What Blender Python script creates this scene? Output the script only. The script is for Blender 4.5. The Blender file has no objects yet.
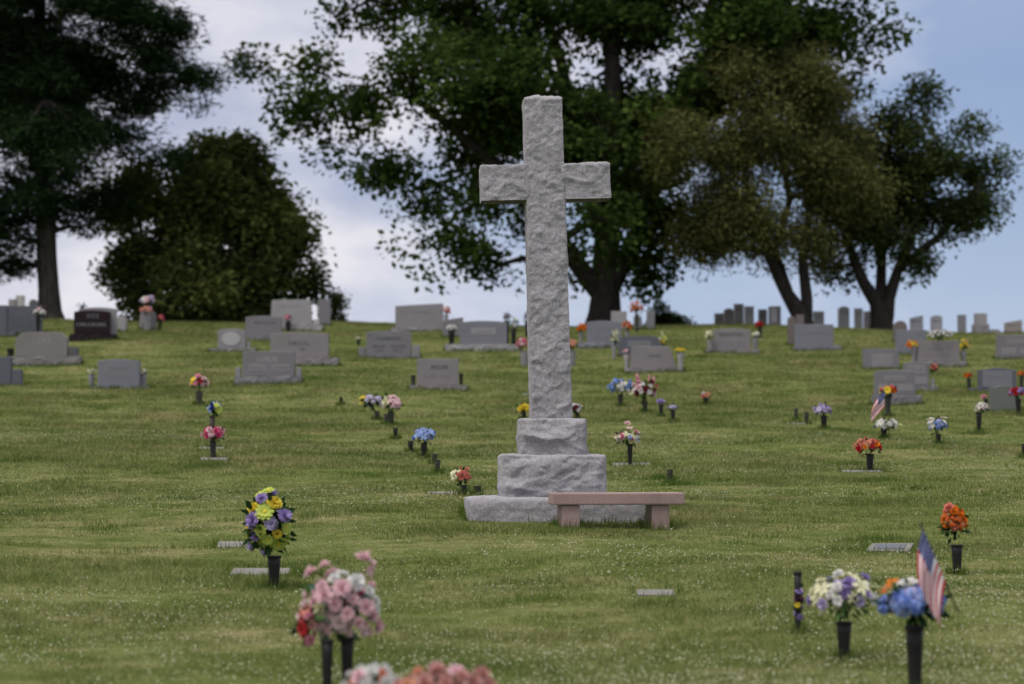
import bpy, bmesh, math, random
import numpy as np
from mathutils import Vector, Matrix, noise as mnoise
R = math.radians
C = bpy.context.scene.collection
rng = np.random.default_rng(7)
random.seed(11)

# ------------------------------------------------------------------ camera
W, H, F = 1024, 684, 2418.0
EYE = 1.6
PITCH = math.atan((450 - 342) / F)
cp, sp = math.cos(PITCH), math.sin(PITCH)
cam_d = bpy.data.cameras.new('camera')
cam = bpy.data.objects.new('camera', cam_d); C.objects.link(cam)
cam.location = (0, 0, EYE); cam.rotation_euler = (R(90) + PITCH, 0, 0)
cam_d.sensor_width = 36; cam_d.lens = F * 36 / W
cam_d.clip_end = 4000; cam_d.clip_start = .1
cam_d.dof.use_dof = True; cam_d.dof.focus_distance = 25.1; cam_d.dof.aperture_fstop = 1.5
bpy.context.scene.camera = cam
def ray(px, py):
    u, v = (px - 512) / F, (342 - py) / F
    return Vector((u, cp - v * sp, sp + v * cp))          # one unit of depth along the view axis
def at(px, py, D):
    return Vector((0, 0, EYE)) + ray(px, py) * D

# ------------------------------------------------------------------ terrain
_prof = [(-60, -3.6), (-20, -2.0), (0, -1.6), (8, -1.50)]
for d, y in [(12, 736), (14, 692), (16, 650), (18.5, 598), (22, 551), (25, 521), (30, 487), (36, 452), (42, 425.5),
             (48, 400), (51, 388), (58, 363), (66, 338), (72, 326.5)]:
    _prof.append((d, d * (450 - y) / F))
_prof += [(77, 3.90), (84, 3.88), (100, 3.4), (150, -1), (300, -14), (900, -40)]
px_, pz_ = np.array(_prof).T
def _pchip(x, y, xi):
    h = np.diff(x); m = np.diff(y) / h
    d = np.zeros_like(y); d[0] = m[0]; d[-1] = m[-1]
    for i in range(1, len(x) - 1):
        if m[i-1] * m[i] > 0:
            w1, w2 = 2*h[i] + h[i-1], h[i] + 2*h[i-1]
            d[i] = (w1 + w2) / (w1 / m[i-1] + w2 / m[i])
    k = np.clip(np.searchsorted(x, xi) - 1, 0, len(x) - 2)
    t = (xi - x[k]) / h[k]
    return ((2*t**3 - 3*t**2 + 1)*y[k] + (t**3 - 2*t**2 + t)*h[k]*d[k] + (-2*t**3 + 3*t**2)*y[k+1] + (t**3 - t**2)*h[k]*d[k+1])
_tx = np.linspace(-60, 900, 9601); _tz = _pchip(px_, pz_, _tx)
def terr(x, y):
    x = np.asarray(x, float); y = np.asarray(y, float)
    z = np.interp(y, _tx, _tz)
    near = np.clip((y + 5) / 20, 0, 1) * np.clip((140 - y) / 60, 0, 1)
    z = z + near * (.035*np.sin(x*.55 + y*.31) + .03*np.sin(x*.23 - y*.47 + 1) + .02*np.sin(x*1.1 + y*.83 + 2))
    s = np.clip((x - 5) / 11, 0, 1); s = s*s*(3 - 2*s)
    z = z - .27 * s * np.clip((y - 50) / 22, 0, 1)
    z = z + .13 * np.clip((-x - 3) / 8, 0, 1) * np.clip((y - 50) / 22, 0, 1)
    return z + EYE
def ground_at(px, py):
    r = ray(px, py); o = Vector((0, 0, EYE))
    t0 = 5.0; t = 5.0
    while t < 78:
        p = o + r * t
        if p.z < float(terr(p.x, p.y)):
            a, b = t0, t
            for _ in range(24):
                m = (a + b) / 2; q = o + r * m
                if q.z < float(terr(q.x, q.y)): b = m
                else: a = m
            q = o + r * b
            return Vector((q.x, q.y, float(terr(q.x, q.y)))), b
        t0 = t; t += .1
    p = o + r * 76
    return Vector((p.x, p.y, float(terr(p.x, p.y)))), 76.0

# ------------------------------------------------------------------ helpers
def tag(o, label=None, cat=None, group=None, kind=None):
    if label: o['label'] = label
    if cat: o['category'] = cat
    if group: o['group'] = group
    if kind: o['kind'] = kind
    return o
def empty(name, loc, rz=0, label=None, cat=None, group=None):
    o = bpy.data.objects.new(name, None); C.objects.link(o)
    o.location = loc; o.rotation_euler = (0, 0, rz); o.empty_display_size = .2
    return tag(o, label, cat, group)
def link(name, me, parent=None, loc=None, rot=None, scale=None):
    o = bpy.data.objects.new(name, me); C.objects.link(o)
    if parent is not None: o.parent = parent
    if loc is not None: o.location = loc
    if rot is not None: o.rotation_euler = rot
    if scale is not None: o.scale = (scale,)*3 if not hasattr(scale, '__len__') else scale
    return o
def mesh(name, verts, faces, mats, midx=None, smooth=False):
    me = bpy.data.meshes.new(name); me.from_pydata([tuple(v) for v in verts], [], faces)
    for m in (mats if isinstance(mats, (list, tuple)) else [mats]): me.materials.append(m)
    if midx is not None: me.polygons.foreach_set('material_index', midx)
    if smooth: me.polygons.foreach_set('use_smooth', [True]*len(me.polygons))
    me.update(); return me
def bm_mesh(name, bm, mats, smooth=False):
    me = bpy.data.meshes.new(name); bm.to_mesh(me); bm.free()
    for m in (mats if isinstance(mats, (list, tuple)) else [mats]): me.materials.append(m)
    if smooth: me.polygons.foreach_set('use_smooth', [True]*len(me.polygons))
    me.update(); return me
def big_mesh(name, V, nper, tint, mat):
    """V: (n*nper,3) array, one polygon of nper corners per item; tint per item"""
    n = len(V) // nper
    me = bpy.data.meshes.new(name)
    me.vertices.add(len(V)); me.vertices.foreach_set('co', np.ascontiguousarray(V, dtype=np.float32).ravel())
    me.loops.add(len(V)); me.loops.foreach_set('vertex_index', np.arange(len(V), dtype=np.int32))
    me.polygons.add(n); me.polygons.foreach_set('loop_start', np.arange(0, len(V), nper, dtype=np.int32))
    me.update(calc_edges=True)
    a = me.attributes.new('tint', 'FLOAT', 'POINT'); a.data.foreach_set('value', np.repeat(tint, nper).astype(np.float32))
    me.materials.append(mat); return me

# ------------------------------------------------------------------ materials
class NT:
    def __init__(s, name):
        s.m = bpy.data.materials.new(name); s.m.use_nodes = True
        s.t = s.m.node_tree; s.t.nodes.clear()
        s.out = s.n('ShaderNodeOutputMaterial')
    def n(s, k, **kw):
        nd = s.t.nodes.new(k)
        for a, b in kw.items():
            if a in nd.inputs.keys() if hasattr(nd.inputs, 'keys') else False: nd.inputs[a].default_value = b
            else: setattr(nd, a, b)
        return nd
    def l(s, a, b): s.t.links.new(a, b)
    def noise(s, vec, scale, detail=4, rough=.55):
        nd = s.n('ShaderNodeTexNoise'); nd.inputs['Scale'].default_value = scale
        nd.inputs['Detail'].default_value = detail; nd.inputs['Roughness'].default_value = rough
        if vec is not None: s.l(vec, nd.inputs['Vector'])
        return nd.outputs['Fac']
    def ramp(s, fac, stops):
        nd = s.n('ShaderNodeValToRGB'); s.l(fac, nd.inputs['Fac'])
        e = nd.color_ramp.elements
        while len(e) < len(stops): e.new(.5)
        for el, (p, c) in zip(e, stops):
            el.position = p; el.color = (c[0], c[1], c[2], 1) if hasattr(c, '__len__') else (c, c, c, 1)
        return nd.outputs['Color']
    def mix(s, fac, a, b, mode='MIX'):
        nd = s.n('ShaderNodeMix'); nd.data_type = 'RGBA'; nd.blend_type = mode
        for sock, v in ((nd.inputs[0], fac), (nd.inputs[6], a), (nd.inputs[7], b)):
            if isinstance(v, bpy.types.NodeSocket): s.l(v, sock)
            elif hasattr(v, '__len__'): sock.default_value = (*v[:3], 1)
            else: sock.default_value = v
        return nd.outputs[2]
    def bsdf(s, col, rough=.8, spec=.3, bump=None, bump_str=.3, bump_dist=.01, metal=0):
        b = s.n('ShaderNodeBsdfPrincipled')
        if isinstance(col, bpy.types.NodeSocket): s.l(col, b.inputs['Base Color'])
        else: b.inputs['Base Color'].default_value = (*col, 1)
        b.inputs['Roughness'].default_value = rough; b.inputs['Specular IOR Level'].default_value = spec
        b.inputs['Metallic'].default_value = metal
        if bump is not None:
            bn = s.n('ShaderNodeBump'); bn.inputs['Strength'].default_value = bump_str; bn.inputs['Distance'].default_value = bump_dist
            s.l(bump, bn.inputs['Height']); s.l(bn.outputs['Normal'], b.inputs['Normal'])
        s.l(b.outputs[0], s.out.inputs['Surface']); return b
def mul(c, k): return tuple(min(1, x*k) for x in c)

def m_granite(name, col, speck=.25, rough=.6, scale=220, stain=.25, bump=.25, spec=.4):
    n = NT(name); tc = n.n('ShaderNodeTexCoord').outputs['Object']
    f = n.noise(tc, scale, 3, .7); g = n.noise(tc, scale*.35, 2, .5)
    c = n.ramp(f, [(.32, mul(col, 1-speck*1.6)), (.5, col), (.68, mul(col, 1+speck))])
    c = n.mix(n.ramp(g, [(.42, 0), (.62, .5)]), c, mul(col, .78))
    big = n.noise(tc, 2.2, 5, .6)
    c = n.mix(n.ramp(big, [(.42, 0), (.75, stain)]), c, (col[0]*.45, col[1]*.45, col[2]*.42))
    n.bsdf(c, rough, spec, f, bump, .004); return n.m
M = {}
M['cross'] = None
def m_cross():
    n = NT('cross_granite'); tc = n.n('ShaderNodeTexCoord').outputs['Object']
    f = n.noise(tc, 110, 5, .8); g = n.noise(tc, 38, 4, .7)
    c = n.ramp(f, [(.33, (.15, .142, .15)), (.5, (.385, .365, .385)), (.67, (.58, .55, .575))])
    c = n.mix(n.ramp(g, [(.40, 0), (.66, .55)]), c, (.21, .20, .21))
    mp = n.n('ShaderNodeMapping'); mp.inputs['Scale'].default_value = (1.6, 1.6, .55); n.l(tc, mp.inputs['Vector'])
    big = n.noise(mp.outputs[0], 2.4, 6, .65)
    c = n.mix(n.ramp(big, [(.46, 0), (.72, .28)]), c, (.15, .142, .138))
    h = n.mix(.5, f, g)
    wv = n.n('ShaderNodeTexNoise'); wv.inputs['Scale'].default_value = 6; n.l(tc, wv.inputs['Vector'])
    vv = n.mix(.16, tc, wv.outputs['Color'], 'ADD')
    vo = n.n('ShaderNodeTexVoronoi'); vo.inputs['Scale'].default_value = 10; n.l(vv, vo.inputs['Vector'])
    h = n.mix(.45, h, vo.outputs['Distance'], 'ADD')
    n.bsdf(c, .9, .15, h, .9, .02); return n.m
M['cross'] = m_cross()
GR = {'grey': (.23, .215, .225), 'light': (.29, .272, .28), 'mid': (.175, .165, .175), 'dark': (.085, .083, .092), 'blue': (.175, .175, .20),
      'pink': (.215, .19, .195), 'slate': (.095, .10, .12), 'pale': (.38, .365, .375), 'brown': (.14, .115, .108), 'green': (.125, .135, .12), 'white_stone': (.60, .57, .58), 'warm_pale': (.34, .29, .28), 'warm': (.19, .175, .17)}
for k, v in GR.items(): M[k] = m_granite('granite_' + k, v)
M['black'] = m_granite('polished_dark_granite', (.020, .012, .015), .3, .4, 260, .05, .02, .12)
M['bench'] = m_granite('pink_bench_granite', (.33, .225, .205), .38, .55, 130, .7, .2)
M['letter_dark'] = m_granite('incised_shadow_stone', (.075, .07, .078), .15, .9)
M['letter_light'] = m_granite('frosted_lettering_stone', (.30, .29, .295), .1, .9)
M['concrete'] = m_granite('weathered_concrete', (.185, .175, .155), .2, .95, 90, .5, .5)
def m_plain(name, col, rough=.6, spec=.3, var=.25, scale=30, metal=0):
    n = NT(name); tc = n.n('ShaderNodeTexCoord').outputs['Object']
    f = n.noise(tc, scale, 4, .6)
    c = n.ramp(f, [(.3, mul(col, 1-var)), (.7, mul(col, 1+var))])
    n.bsdf(c, rough, spec, metal=metal); return n.m
M['vase'] = m_plain('dark_bronze_vase', (.013, .012, .011), .55, .25, .4, 25)
M['vase_brown'] = m_plain('taupe_vase', (.06, .046, .038), .6, .3, .3, 25)
M['vase_green'] = m_plain('verdigris_vase', (.030, .034, .024), .7, .3, .4, 25)
M['vase_stone'] = M['grey']
M['pole'] = m_plain('wooden_flag_stick', (.05, .04, .035), .6)
def m_petal(name, col):
    n = NT(name); tc = n.n('ShaderNodeTexCoord').outputs['Object']
    oi = n.n('ShaderNodeObjectInfo').outputs['Random']
    f = n.noise(tc, 4, 2)
    c = n.ramp(f, [(.3, mul(col, .78)), (.7, mul(col, 1.12))])
    c = n.mix(n.ramp(oi, [(0, .0), (1, .28)]), c, mul(col, .6))
    d = n.n('ShaderNodeBsdfDiffuse'); t = n.n('ShaderNodeBsdfTranslucent'); mx = n.n('ShaderNodeMixShader')
    n.l(c, d.inputs[0]); n.l(c, t.inputs[0]); mx.inputs[0].default_value = .25
    n.l(d.outputs[0], mx.inputs[1]); n.l(t.outputs[0], mx.inputs[2]); n.l(mx.outputs[0], n.out.inputs[0]); return n.m
PC = {'white': (.72, .70, .68), 'cream': (.70, .68, .45), 'yellow': (.80, .62, .07), 'lime': (.50, .58, .12), 'purple': (.40, .30, .60), 'lilac': (.56, .48, .70), 'dusty': (.58, .30, .27),
      'pink': (.72, .30, .38), 'palepink': (.76, .50, .54), 'blush': (.80, .62, .64), 'hotpink': (.70, .10, .24), 'coral': (.66, .22, .17), 'peach': (.74, .38, .26), 'red': (.48, .03, .04),
      'orange': (.72, .20, .025), 'blue': (.14, .22, .60), 'skyblue': (.30, .42, .78), 'navy': (.04, .05, .20), 'maroon': (.14, .02, .04), 'rust': (.50, .11, .03), 'plum': (.15, .05, .12)}
for k, v in PC.items(): M['p_' + k] = m_petal('petal_' + k, v)
M['fl_leaf'] = m_petal('bouquet_leaf', (.025, .06, .022))
M['fl_leaf_light'] = m_petal('bouquet_leaf_light', (.10, .18, .06))
M['fl_leaf_teal'] = m_petal('bouquet_leaf_teal', (.10, .20, .15))
M['flag_red'] = m_petal('flag_red', (.52, .05, .08)); M['flag_white'] = m_petal('flag_white', (.82, .79, .79)); M['flag_blue'] = m_petal('flag_blue', (.035, .05, .19))

def grass_color(n, vec):
    """patchy lawn colour from world position: fresh green, worn olive, dry straw"""
    mp = n.n('ShaderNodeMapping'); mp.inputs['Scale'].default_value = (.65, 1.0, 0); n.l(vec, mp.inputs['Vector'])
    v = mp.outputs[0]
    a = n.noise(v, .55, 5, .62); b = n.noise(v, 2.1, 5, .68)
    c = n.ramp(a, [(.32, (.118, .152, .050)), (.46, (.186, .206, .076)), (.58, (.246, .243, .105)), (.72, (.335, .280, .155))])
    c = n.mix(n.ramp(b, [(.38, .75), (.55, 0)]), c, (.080, .115, .024))
    e = n.noise(v, 7, 4, .7)
    c = n.mix(n.ramp(e, [(.36, .6), (.52, 0)]), c, (.070, .105, .024))
    return c
def m_ground():
    n = NT('lawn_soil'); ps = n.n('ShaderNodeNewGeometry').outputs['Position']
    c = grass_color(n, ps); f = n.noise(ps, 26, 5, .7)
    c = n.mix(n.ramp(f, [(.35, .6), (.62, 0)]), c, (.09, .10, .03))
    n.bsdf(c, 1, 0, f, .8, .05); return n.m
def m_blades(name, k=1.0, deep=False):
    n = NT(name); ps = n.n('ShaderNodeNewGeometry').outputs['Position']
    at_ = n.n('ShaderNodeAttribute'); at_.attribute_name = 'tint'; tf = at_.outputs['Fac']
    c = grass_color(n, ps)
    if deep: c = n.mix(.7, c, (.075, .135, .022))  # darker green of longer grass, also painted in as contact shadow round bases
    c = n.mix(n.ramp(tf, [(0, .6), (.45, 0)]), c, (.08, .115, .022))
    c = n.mix(n.ramp(tf, [(.6, 0), (1, .6)]), c, (.36, .34, .14))
    d = n.n('ShaderNodeBsdfDiffuse'); t = n.n('ShaderNodeBsdfTranslucent'); mx = n.n('ShaderNodeMixShader')
    n.l(c, d.inputs[0]); n.l(c, t.inputs[0]); mx.inputs[0].default_value = .3
    n.l(d.outputs[0], mx.inputs[1]); n.l(t.outputs[0], mx.inputs[2]); n.l(mx.outputs[0], n.out.inputs[0]); return n.m
def m_leaf(name, dark, light, trans=.3):
    n = NT(name); ps = n.n('ShaderNodeNewGeometry').outputs['Position']
    at_ = n.n('ShaderNodeAttribute'); at_.attribute_name = 'tint'
    f = n.noise(ps, .55, 3)
    c = n.mix(at_.outputs['Fac'], dark, light)
    c = n.mix(n.ramp(f, [(.35, .5), (.6, 0)]), c, mul(dark, .8))
    d = n.n('ShaderNodeBsdfDiffuse'); t = n.n('ShaderNodeBsdfTranslucent'); mx = n.n('ShaderNodeMixShader')
    n.l(c, d.inputs[0]); n.l(c, t.inputs[0]); mx.inputs[0].default_value = trans
    n.l(d.outputs[0], mx.inputs[1]); n.l(t.outputs[0], mx.inputs[2]); n.l(mx.outputs[0], n.out.inputs[0]); return n.m
def m_bark(name, col):
    n = NT(name); tc = n.n('ShaderNodeTexCoord').outputs['Object']
    mp = n.n('ShaderNodeMapping'); mp.inputs['Scale'].default_value = (9, 9, 1.6); n.l(tc, mp.inputs['Vector'])
    f = n.noise(mp.outputs[0], 1.6, 6, .7)
    c = n.ramp(f, [(.35, mul(col, .45)), (.55, col), (.72, mul(col, 1.5))])
    n.bsdf(c, .95, .1, f, .9, .05); return n.m

# ------------------------------------------------------------------ ground sheet
def build_ground():
    xs = np.unique(np.concatenate([np.linspace(-700, -30, 24), np.linspace(-30, 30, 151), np.linspace(30, 700, 24)]))
    ys = np.unique(np.concatenate([np.linspace(-60, 6, 23), np.linspace(6, 90, 281), np.linspace(90, 160, 36), np.linspace(160, 900, 30)]))
    X, Y = np.meshgrid(xs, ys); Z = terr(X, Y)
    V = np.stack([X, Y, Z], -1).reshape(-1, 3); nx = len(xs)
    f = [(j*nx+i, j*nx+i+1, (j+1)*nx+i+1, (j+1)*nx+i) for j in range(len(ys)-1) for i in range(nx-1)]
    o = link('ground', mesh('ground', V, f, m_ground(), smooth=True)); tag(o, 'mown grassy hillside rising to a crest under the trees', 'ground', kind='structure')
build_ground()

# ------------------------------------------------------------------ stone shapes
def rock_box(w, d, h, res, amp, seed, top_scale=1.0, bump_scale=2.2, stretch=(1, 1, 1.5), bulge=0.0, edge=.02, keep_top=False, grit=.005):
    """box from z=0 to h, pitched like split stone: smooth hollows that meet in ridges"""
    nx, ny, nz = max(2, int(w/res)), max(2, int(d/res)), max(2, int(h/res))
    bm = bmesh.new(); key = {}
    def vert(i, j, k):
        t = (i, j, k)
        if t not in key: key[t] = bm.verts.new((w*(i/nx-.5), d*(j/ny-.5), h*k/nz))
        return key[t]
    for i in range(nx):
        for k in range(nz):
            bm.faces.new([vert(i, 0, k), vert(i+1, 0, k), vert(i+1, 0, k+1), vert(i, 0, k+1)])
            bm.faces.new([vert(i+1, ny, k), vert(i, ny, k), vert(i, ny, k+1), vert(i+1, ny, k+1)])
    for j in range(ny):
        for k in range(nz):
            bm.faces.new([vert(0, j+1, k), vert(0, j, k), vert(0, j, k+1), vert(0, j+1, k+1)])
            bm.faces.new([vert(nx, j, k), vert(nx, j+1, k), vert(nx, j+1, k+1), vert(nx, j, k+1)])
    for i in range(nx):
        for j in range(ny):
            bm.faces.new([vert(i, j, nz), vert(i+1, j, nz), vert(i+1, j+1, nz), vert(i, j+1, nz)])
    off = Vector((seed*13.7, seed*5.1, seed*9.3)); new = []
    bm.normal_update()
    for (i, j, k), v in key.items():
        p = v.co.copy()
        n = Vector((-1 if i == 0 else (1 if i == nx else 0), -1 if j == 0 else (1 if j == ny else 0), 1 if k == nz else 0))
        if n.length > 0: n.normalize()
        ed = sorted([w/2-abs(p.x), d/2-abs(p.y), min(h-p.z, p.z+.2)])[1]; ed = max(ed, 0)       # distance to the nearest arris
        q = Vector((p.x*stretch[0], p.y*stretch[1], p.z*stretch[2])) * bump_scale + off
        wv = Vector((mnoise.noise(q*1.1), mnoise.noise(q*1.1+Vector((7, 1, 3))), mnoise.noise(q*1.1+Vector((2, 9, 5))))) * .55
        f1 = mnoise.voronoi(q + wv)[0][0]
        f2 = mnoise.voronoi((q + wv*.6)*2.9)[0][0]
        disp = amp*(f1*f1*1.9 - .55) + amp*.5*(f2*1.3 - .55) + amp*.22*mnoise.fractal(q*5, 1, 2, 4)
        m = min(1, ed/(edge*2.2)); m = .28 + .72*m*m*(3-2*m)
        disp = disp*m + bulge*(min(1, ed/.09)**.7)
        if keep_top and k == nz: disp *= .25
        disp += grit*mnoise.fractal(p*24 + off, .9, 2.1, 4)
        nn = Vector((n.x*.45, n.y, n.z)); q2 = p + nn*disp
        jit = mnoise.noise_vector(q*6) * amp*.16
        q2 += jit
        sc = 1 + (top_scale - 1)*p.z/h
        new.append((v, Vector((q2.x*sc, q2.y*sc, q2.z))))
    for v, c in new: v.co = c
    bmesh.ops.recalc_face_normals(bm, faces=bm.faces)
    return bm
def shift(bm, v):
    for x in bm.verts: x.co += v
    return bm
def prism(outline, y0, y1, bevel=.012):
    """outline: (x,z) points ccw seen from the front (-y)"""
    bm = bmesh.new()
    a = [bm.verts.new((x, y0, z)) for x, z in outline]; b = [bm.verts.new((x, y1, z)) for x, z in outline]
    n = len(outline)
    bm.faces.new(a); bm.faces.new(list(reversed(b)))
    for i in range(n): bm.faces.new([a[(i+1) % n], a[i], b[i], b[(i+1) % n]])
    bmesh.ops.recalc_face_normals(bm, faces=bm.faces)
    if bevel:
        e = [x for x in bm.edges if len(x.link_faces) == 2 and x.calc_face_angle(0) > .5]
        bmesh.ops.bevel(bm, geom=e, offset=bevel, segments=2, affect='EDGES', profile=.6)
    return bm
def box_bm(x0, x1, y0, y1, z0, z1, bevel=.012):
    return prism([(x0, z0), (x1, z0), (x1, z1), (x0, z1)], y0, y1, bevel)
def rough_up(bm, amp, sc=9, seed=0):
    for v in bm.verts: v.co += mnoise.noise_vector(v.co*sc + Vector((seed, 0, 0)))*amp
    return bm
def lathe(profile, seg=16):
    bm = bmesh.new(); rings = []
    for r, z in profile: rings.append([bm.verts.new((r*math.cos(2*math.pi*i/seg), r*math.sin(2*math.pi*i/seg), z)) for i in range(seg)])
    for a, b in zip(rings, rings[1:]):
        for i in range(seg): bm.faces.new([a[i], a[(i+1) % seg], b[(i+1) % seg], b[i]])
    if profile[0][0] > .001: bm.faces.new(list(reversed(rings[0])))
    bm.faces.new(rings[-1]) if profile[-1][0] > .001 else None
    return bm
FOOT = []        # (x, y, halfwidth, halfdepth, rot): tufts of uncut grass grow round these
CUT = []         # rectangles where no lawn grows

# ------------------------------------------------------------------ the cross
def build_cross():
    g, D = ground_at(553, 521.5); s = F / D
    cross = empty('stone_cross', g + Vector((0, .55, -.055)), R(3), 'tall rough hewn grey granite cross on a three stepped base', 'cross')
    m = M['cross']
    k = 1/s
    hp = 26*k
    link('plinth', bm_mesh('plinth', shift(rock_box(176*k, 1.30, hp+.12, .02, .022, 3, 1, 1.9, (.8, .8, 1.2), .016, .015), Vector((0, 0, -.10))), m, True), cross, (0, 0, 0))
    link('base_block', bm_mesh('base_block', rock_box(103*k, .92, 44.5*k, .014, .060, 5, 1, 2.0, (.8, 1, 1.35), .035, .015, True), m, True), cross, (-.005, 0, hp+.01))
    link('base_block', bm_mesh('base_block', rock_box(65*k, .62, 36.5*k, .013, .045, 8, 1, 2.3, (.8, 1, 1.3), .02, .012, True), m, True), cross, (-.004, 0, hp+44.5*k+.012))
    zb = hp + 80.5*k + .015
    lean = R(-1.55)
    hs = 329*k
    sh = link('shaft', bm_mesh('shaft', rock_box(41.5*k, .40, hs, .0105, .022, 12, .93, 3.8, (1, 1, .9), .006, .010), m, True), cross, (-.012, 0, zb), (0, lean, 0))
    az = (418-193.5)*k; ah = 36*k
    hw = 20*k*.95
    for sgn, x_out in ((-1, 66), (1, 66.5)):
        ln = x_out*k - hw + .03
        link('cross_arm', bm_mesh('cross_arm', rock_box(ln, .385, ah, .0105, .019, 20+sgn, 1, 4.0, (.8, 1, 1.1), .005, .010), m, True), sh, (sgn*(hw - .03 + ln/2), 0, az))
    FOOT.append((g.x, g.y+.55, 89*k, .62, R(3)))
    return D
build_cross()

# ------------------------------------------------------------------ the bench
def build_bench():
    g, D = ground_at(614, 529.5); k = D / F
    b = empty('stone_bench', g + Vector((0, .2, 0)), R(7), 'pink granite bench with thick slab seat before the cross', 'bench')
    top, bot = 36.5*k, 24.5*k
    mid = (549+685)/2 - 614
    link('seat', bm_mesh('seat', rough_up(box_bm((mid-66.5)*k, (mid+66.5)*k, -.20, .20, bot, top, .014), .003), M['bench']), b)
    for x0, x1 in ((559.5, 577.5), (650.5, 668.5)):
        link('leg', bm_mesh('leg', box_bm((x0-614)*k, (x1-614)*k, -.17, .17, -.15, bot-.003, .008), M['bench']), b)
        c = b.matrix_basis @ Vector(((x0+x1)/2*k-614*k, 0, 0)); FOOT.append((c.x, c.y, .12, .19, R(7)))
build_bench()

# ------------------------------------------------------------------ headstones
HS_GROUP = 'headstones on the hillside'
def outline(x0, x1, z0, z1, top):
    w = x1-x0; h = z1-z0; pts = [(x0, z0), (x1, z0)]
    def curve(f, n=14): return [(x1 - w*i/n, z1 - h*f(1-i/n)) for i in range(n+1)]
    if top == 'arch': pts += curve(lambda u: .065*(2*u-1)**2)
    elif top == 'serp': pts += curve(lambda u: .10*(1-math.cos((2*u-1)*math.pi))/2 if abs(2*u-1) < 1 else .1)
    elif top == 'round': pts += curve(lambda u: .5*w/h*(1-math.sqrt(max(0, 1-(2*u-1)**2))), 18)
    elif top == 'clip': pts += [(x1, z1-h*.28), (x1-w*.13, z1-h*.03)] + [(x1-w*.13 - w*.74*i/8, z1 - h*.03 + h*.03*math.sin(math.pi*i/8)) for i in range(1, 8)] + [(x0+w*.13, z1-h*.03), (x0, z1-h*.28)]
    elif top == 'taper': pts += [(x1-w*.05, z1-h*.05), (x1-w*.07, z1-h*.01), (x0+w*.06, z1-h*.03), (x0+w*.03, z1-h*.08)]
    elif top == 'trap': pts += [(x1-w*.17, z1), (x0+w*.02, z1)]
    elif top == 'slope': pts += [(x1, z1), (x0+w*.5, z1-h*.05), (x0, z1-h*.11)]
    else: pts += [(x1, z1), (x0, z1)]
    return pts
def text_mesh(s, height, mat):
    cu = bpy.data.curves.new('inscription', 'FONT'); cu.body = s; cu.size = height*1.4; cu.align_x = 'CENTER'; cu.extrude = .002
    o = bpy.data.objects.new('tmp', cu); C.objects.link(o); bpy.context.view_layer.update()
    me = bpy.data.meshes.new_from_object(o.evaluated_get(bpy.context.evaluated_depsgraph_get()))
    bpy.data.objects.remove(o); me.materials.clear(); me.materials.append(mat); return me
def marks_mesh(x0, x1, z0, z1, y, mat):
    bm = bmesh.new(); h = z1-z0; x = x0
    def bar(a, b, c, d):
        v = [bm.verts.new(p) for p in ((a, y-.003, c), (b, y-.003, c), (b, y-.003, d), (a, y-.003, d))]; bm.faces.new(v)
        r = bmesh.ops.extrude_face_region(bm, geom=bm.faces[-1:]) if False else None
    t = h*.2
    while x < x1 - h*.3:
        w = h*random.uniform(.45, .7)
        kind = random.randrange(4)
        bar(x, x+t, z0, z1)
        if kind in (0, 2): bar(x+w-t, x+w, z0, z1)
        if kind in (0, 1): bar(x+t, x+w-t, z1-t, z1)
        if kind in (1, 3): bar(x+t, x+w, z0, z0+t)
        if kind == 2: bar(x+t, x+w-t, z0+h*.4, z0+h*.4+t)
        x += w + h*.28
    for v in bm.verts: pass
    return bm_mesh('inscription', bm, mat)
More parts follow.
